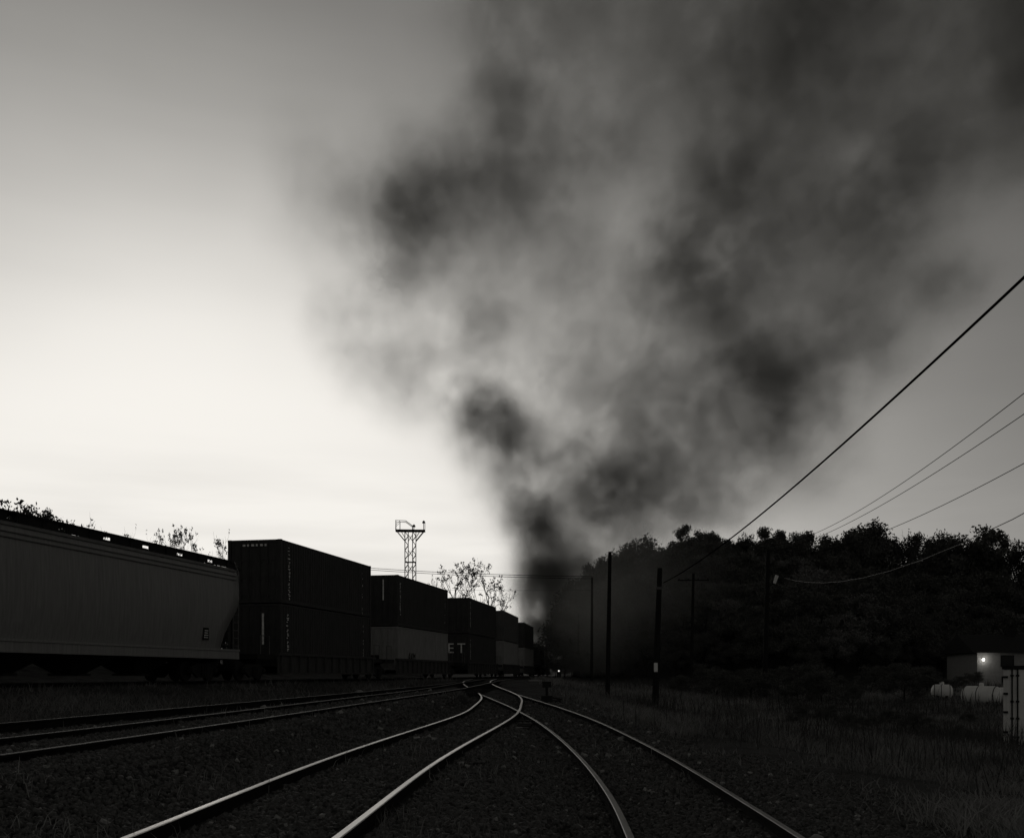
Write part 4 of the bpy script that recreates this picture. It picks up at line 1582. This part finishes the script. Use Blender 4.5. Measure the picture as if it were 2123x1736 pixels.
for (x_, y_, Yd, w, hgt, lb) in ((745, 1428, 36, .34, .2, 'crumpled pale scrap lying in the grass before the train'), (1292 + 255, 1412, 52, .8, .07, 'pale board lying in the grass right of the tagged pole'),
                                 (1109, 1404, 60, .8, .10, 'pale board lying beyond the switch near the train'), (1692, 1706, 0, .15, .09, 'pale lump of rubble right of the diverging track'), (1880, 1478, 42, 1.5, .10, 'low pale rail lying in the brush by the tanks')):
    if Yd == 0:
        Yd = 9.4
    p = px(x_, y_, Yd)
    zg = float(gz(p.x, Yd))
    t = thing('scrap_board' if w > .5 else 'scrap_lump', lb, 'debris', (p.x, Yd, zg), rnd.uniform(-.5, .5))
    b = MB()
    if w > .5:
        b.box(-w / 2, w / 2, -.1, .1, 0.02, hgt)
        b.box(-w / 2 + .1, -w / 2 + .2, -.12, .12, 0, .02)
        b.box(w / 2 - .2, w / 2 - .1, -.12, .12, 0, .02)
    else:
        v = []
        q = random.Random(int(x_))
        for i in range(5):
            for k in range(8):
                rr = w / 2 * math.sin(PI * (i + .6) / 5.2) * q.uniform(.7, 1.2)
                v.append((rr * math.cos(k * PI / 4), rr * math.sin(k * PI / 4), hgt * (1 - math.cos(PI * (i + .3) / 5)) / 2))
        b.add(v, [(i * 8 + k, i * 8 + (k + 1) % 8, (i + 1) * 8 + (k + 1) % 8, (i + 1) * 8 + k) for i in range(4) for k in range(8)] + [tuple(range(32, 40))])
    b.build('board' if w > .5 else 'lump', M_wall, t)

# ------------------------------------------------------------------ ballast stones, grass, weeds


def stones(n, fx, s0, s1, name, m=None):
    st = np.random.RandomState(n)
    X, Yv = fx(st, n)
    keep = np.ones(len(X), bool)
    for pth in (LEFT, RIGHT):
        for sgn in (-1, 1):
            keep &= np.abs(X - (pth.X(Yv) + sgn * G2)) > .085
    X, Yv = X[keep], Yv[keep]
    n = len(X)
    Z = gz(X, Yv)
    base = np.array([[-1, -1, -1], [1, -1, -1], [1, 1, -1], [-1, 1, -1], [-1, -1, 1], [1, -1, 1], [1, 1, 1], [-1, 1, 1]], float) * .58
    fq = np.array([[0, 3, 2, 1], [4, 5, 6, 7], [0, 1, 5, 4], [1, 2, 6, 5], [2, 3, 7, 6], [3, 0, 4, 7]])
    P = base[None] * (1 + st.normal(0, .26, (n, 8, 3)))
    S_ = (st.uniform(s0, s1, (n, 1, 1))) * st.uniform(.6, 1.25, (n, 1, 3))
    P = P * S_
    a = st.uniform(0, 2 * PI, n); c, s = np.cos(a), np.sin(a)
    P = np.stack([P[..., 0] * c[:, None] - P[..., 1] * s[:, None], P[..., 0] * s[:, None] + P[..., 1] * c[:, None], P[..., 2]], -1)
    tl = st.uniform(-.7, .7, n); c, s = np.cos(tl), np.sin(tl)
    P = np.stack([P[..., 0] * c[:, None] - P[..., 2] * s[:, None], P[..., 1], P[..., 0] * s[:, None] + P[..., 2] * c[:, None]], -1)
    P += np.stack([X, Yv, Z + S_[:, 0, 0] * .28], -1)[:, None, :]
    me = np_mesh(name, P.reshape(-1, 3), (np.arange(n)[:, None, None] * 8 + fq[None]).reshape(-1, 4), m or M_stone)
    o = link(bpy.data.objects.new(name, me))
    tag(o, kind='stuff')


def near_xy(st, n):
    Yv = 5.8 + 13 * st.rand(n) ** 1.25
    X = (st.uniform(-30, 2160, n) - CX) / F * Yv
    k = X < np.interp(Yv, [5, 20], [5.5, 4.2]) + st.normal(0, .5, n)
    return X[k], Yv[k]


def mid_xy(st, n):
    Yv = 18 + 24 * st.rand(n) ** 1.2
    X = (st.uniform(-30, 1450, n) - CX) / F * Yv
    k = (X > SIDE.X(Yv) - 1.5) & (X < 3.6 + st.normal(0, .4, n))
    return X[k], Yv[k]


stones(60000, near_xy, .022, .042, 'ballast_gravel')
stones(420, near_xy, .028, .05, 'ballast_gravel', mat('pale_stone', .30, .85, var=.5, scale=9))
stones(260, mid_xy, .05, .09, 'ballast_gravel', MATS['pale_stone'])
stones(26000, mid_xy, .035, .065, 'ballast_gravel')


def vnoise(X, Y, sc, seed):
    st = np.random.RandomState(seed)
    g_ = st.rand(64, 64)
    u, v = (X / sc) % 63, (Y / sc) % 63
    i, j = u.astype(int), v.astype(int)
    fu, fv = u - i, v - j
    fu, fv = fu * fu * (3 - 2 * fu), fv * fv * (3 - 2 * fv)
    return (g_[i, j] * (1 - fu) + g_[i + 1, j] * fu) * (1 - fv) + (g_[i, j + 1] * (1 - fu) + g_[i + 1, j + 1] * fu) * fv


def blades(X, Y, h, w, lean, m, name, seed):
    st = np.random.RandomState(seed)
    n = len(X)
    Z = gz(X, Y)
    a = st.uniform(0, 2 * PI, n)
    d = st.normal(0, lean, (n, 2)) * h[:, None]
    bx, by = np.cos(a) * w, np.sin(a) * w
    p0 = np.stack([X - bx, Y - by, Z - .03], -1)
    p1 = np.stack([X + bx, Y + by, Z - .03], -1)
    p2 = np.stack([X + d[:, 0] * .4 + bx * .6, Y + d[:, 1] * .4 + by * .6, Z + h * .6], -1)
    p3 = np.stack([X + d[:, 0] * .4 - bx * .6, Y + d[:, 1] * .4 - by * .6, Z + h * .6], -1)
    p4 = np.stack([X + d[:, 0], Y + d[:, 1], Z + h], -1)
    P = np.stack([p0, p1, p2, p3, p4], 1).reshape(-1, 3)
    o = np.arange(n)[:, None] * 5
    T = np.concatenate([o + np.array([[0, 1, 2]]), o + np.array([[0, 2, 3]]), o + np.array([[3, 2, 4]])])
    ob = link(bpy.data.objects.new(name, np_mesh(name, P, T, m)))
    tag(ob, kind='stuff')


st = np.random.RandomState(5)
# right of the diverging track
n = 230000
Yv = 7 + 85 * st.rand(n) ** 1.5
X = (st.uniform(1080, 2180, n) - CX) / F * Yv
lim = np.interp(Yv, [6, 9, 16, 24, 32, 41, 60], [4.2, 4.1, 3.5, 2.7, 2.0, 1.6, 1.2])
dn = vnoise(X + 50, Yv, 1.7, 1) * .6 + vnoise(X + 50, Yv, 5.0, 2) * .6
k = (X > lim + .5 * st.rand(n)) & (st.rand(n) < smooth(.45, .8, dn) * smooth(0, 1.6, X - lim) + .04)
X, Yv, dn = X[k], Yv[k], dn[k]
blades(X, Yv, (.06 + .30 * st.rand(len(X)) ** 2) * (.3 + 1.0 * dn), .006 + .00022 * Yv, .8, M_grass, 'grass', 11)
# between the siding and the main line
n = 60000
Yv = 14 + 50 * st.rand(n) ** 1.3
X = (st.uniform(-40, 1000, n) - CX) / F * Yv
dn = vnoise(X + 80, Yv, 2.5, 3)
k = (X < SIDE.X(Yv) - 2.2) & (X > MAIN.X(Yv) + 2.1) & (st.rand(n) < smooth(.3, .8, dn) + .1)
X, Yv = X[k], Yv[k]
blades(X, Yv, .06 + .26 * st.rand(len(X)) ** 2, .006 + .00022 * Yv, .8, mat('verge_grass', .13, .9, var=.8, scale=.3, spec=.08), 'grass', 12)
# sparse tufts in the ballast
n = 9000
Yv = 6.5 + 30 * st.rand(n) ** 1.3
X = (st.uniform(0, 1500, n) - CX) / F * Yv
k = (vnoise(X + 20, Yv, 1.3, 8) > .66) & (X < 4)
X, Yv = X[k], Yv[k]
blades(X, Yv, .04 + .16 * st.rand(len(X)) ** 2, .004 + .0002 * Yv, .5, M_grass, 'grass', 13)
# tall dead stalks round the tagged pole, by the white container and along the edge of the wood
parts_ = []
for (cx_, cy_, sx_, sy_, nn) in ((6.2, 43.5, .7, 2.2, 500), (7.5, 30, 1.5, 3, 500), (14.5, 32, 1.6, 1.5, 900), (18, 33, 2.5, 1.2, 500), (10, 22, 2.5, 3, 500), (15, 50, 3, 6, 600), (22, 54, 4, 2, 700), (28, 80, 9, 7, 900), (13, 78, 3, 10, 900)):
    parts_.append(np.stack([st.normal(cx_, sx_, nn), st.normal(cy_, sy_, nn)], -1))
Q = np.concatenate(parts_)
blades(Q[:, 0], Q[:, 1], .3 + .8 * st.rand(len(Q)) ** 1.8, .008 + .0002 * Q[:, 1], .22, M_weed, 'weeds', 14)
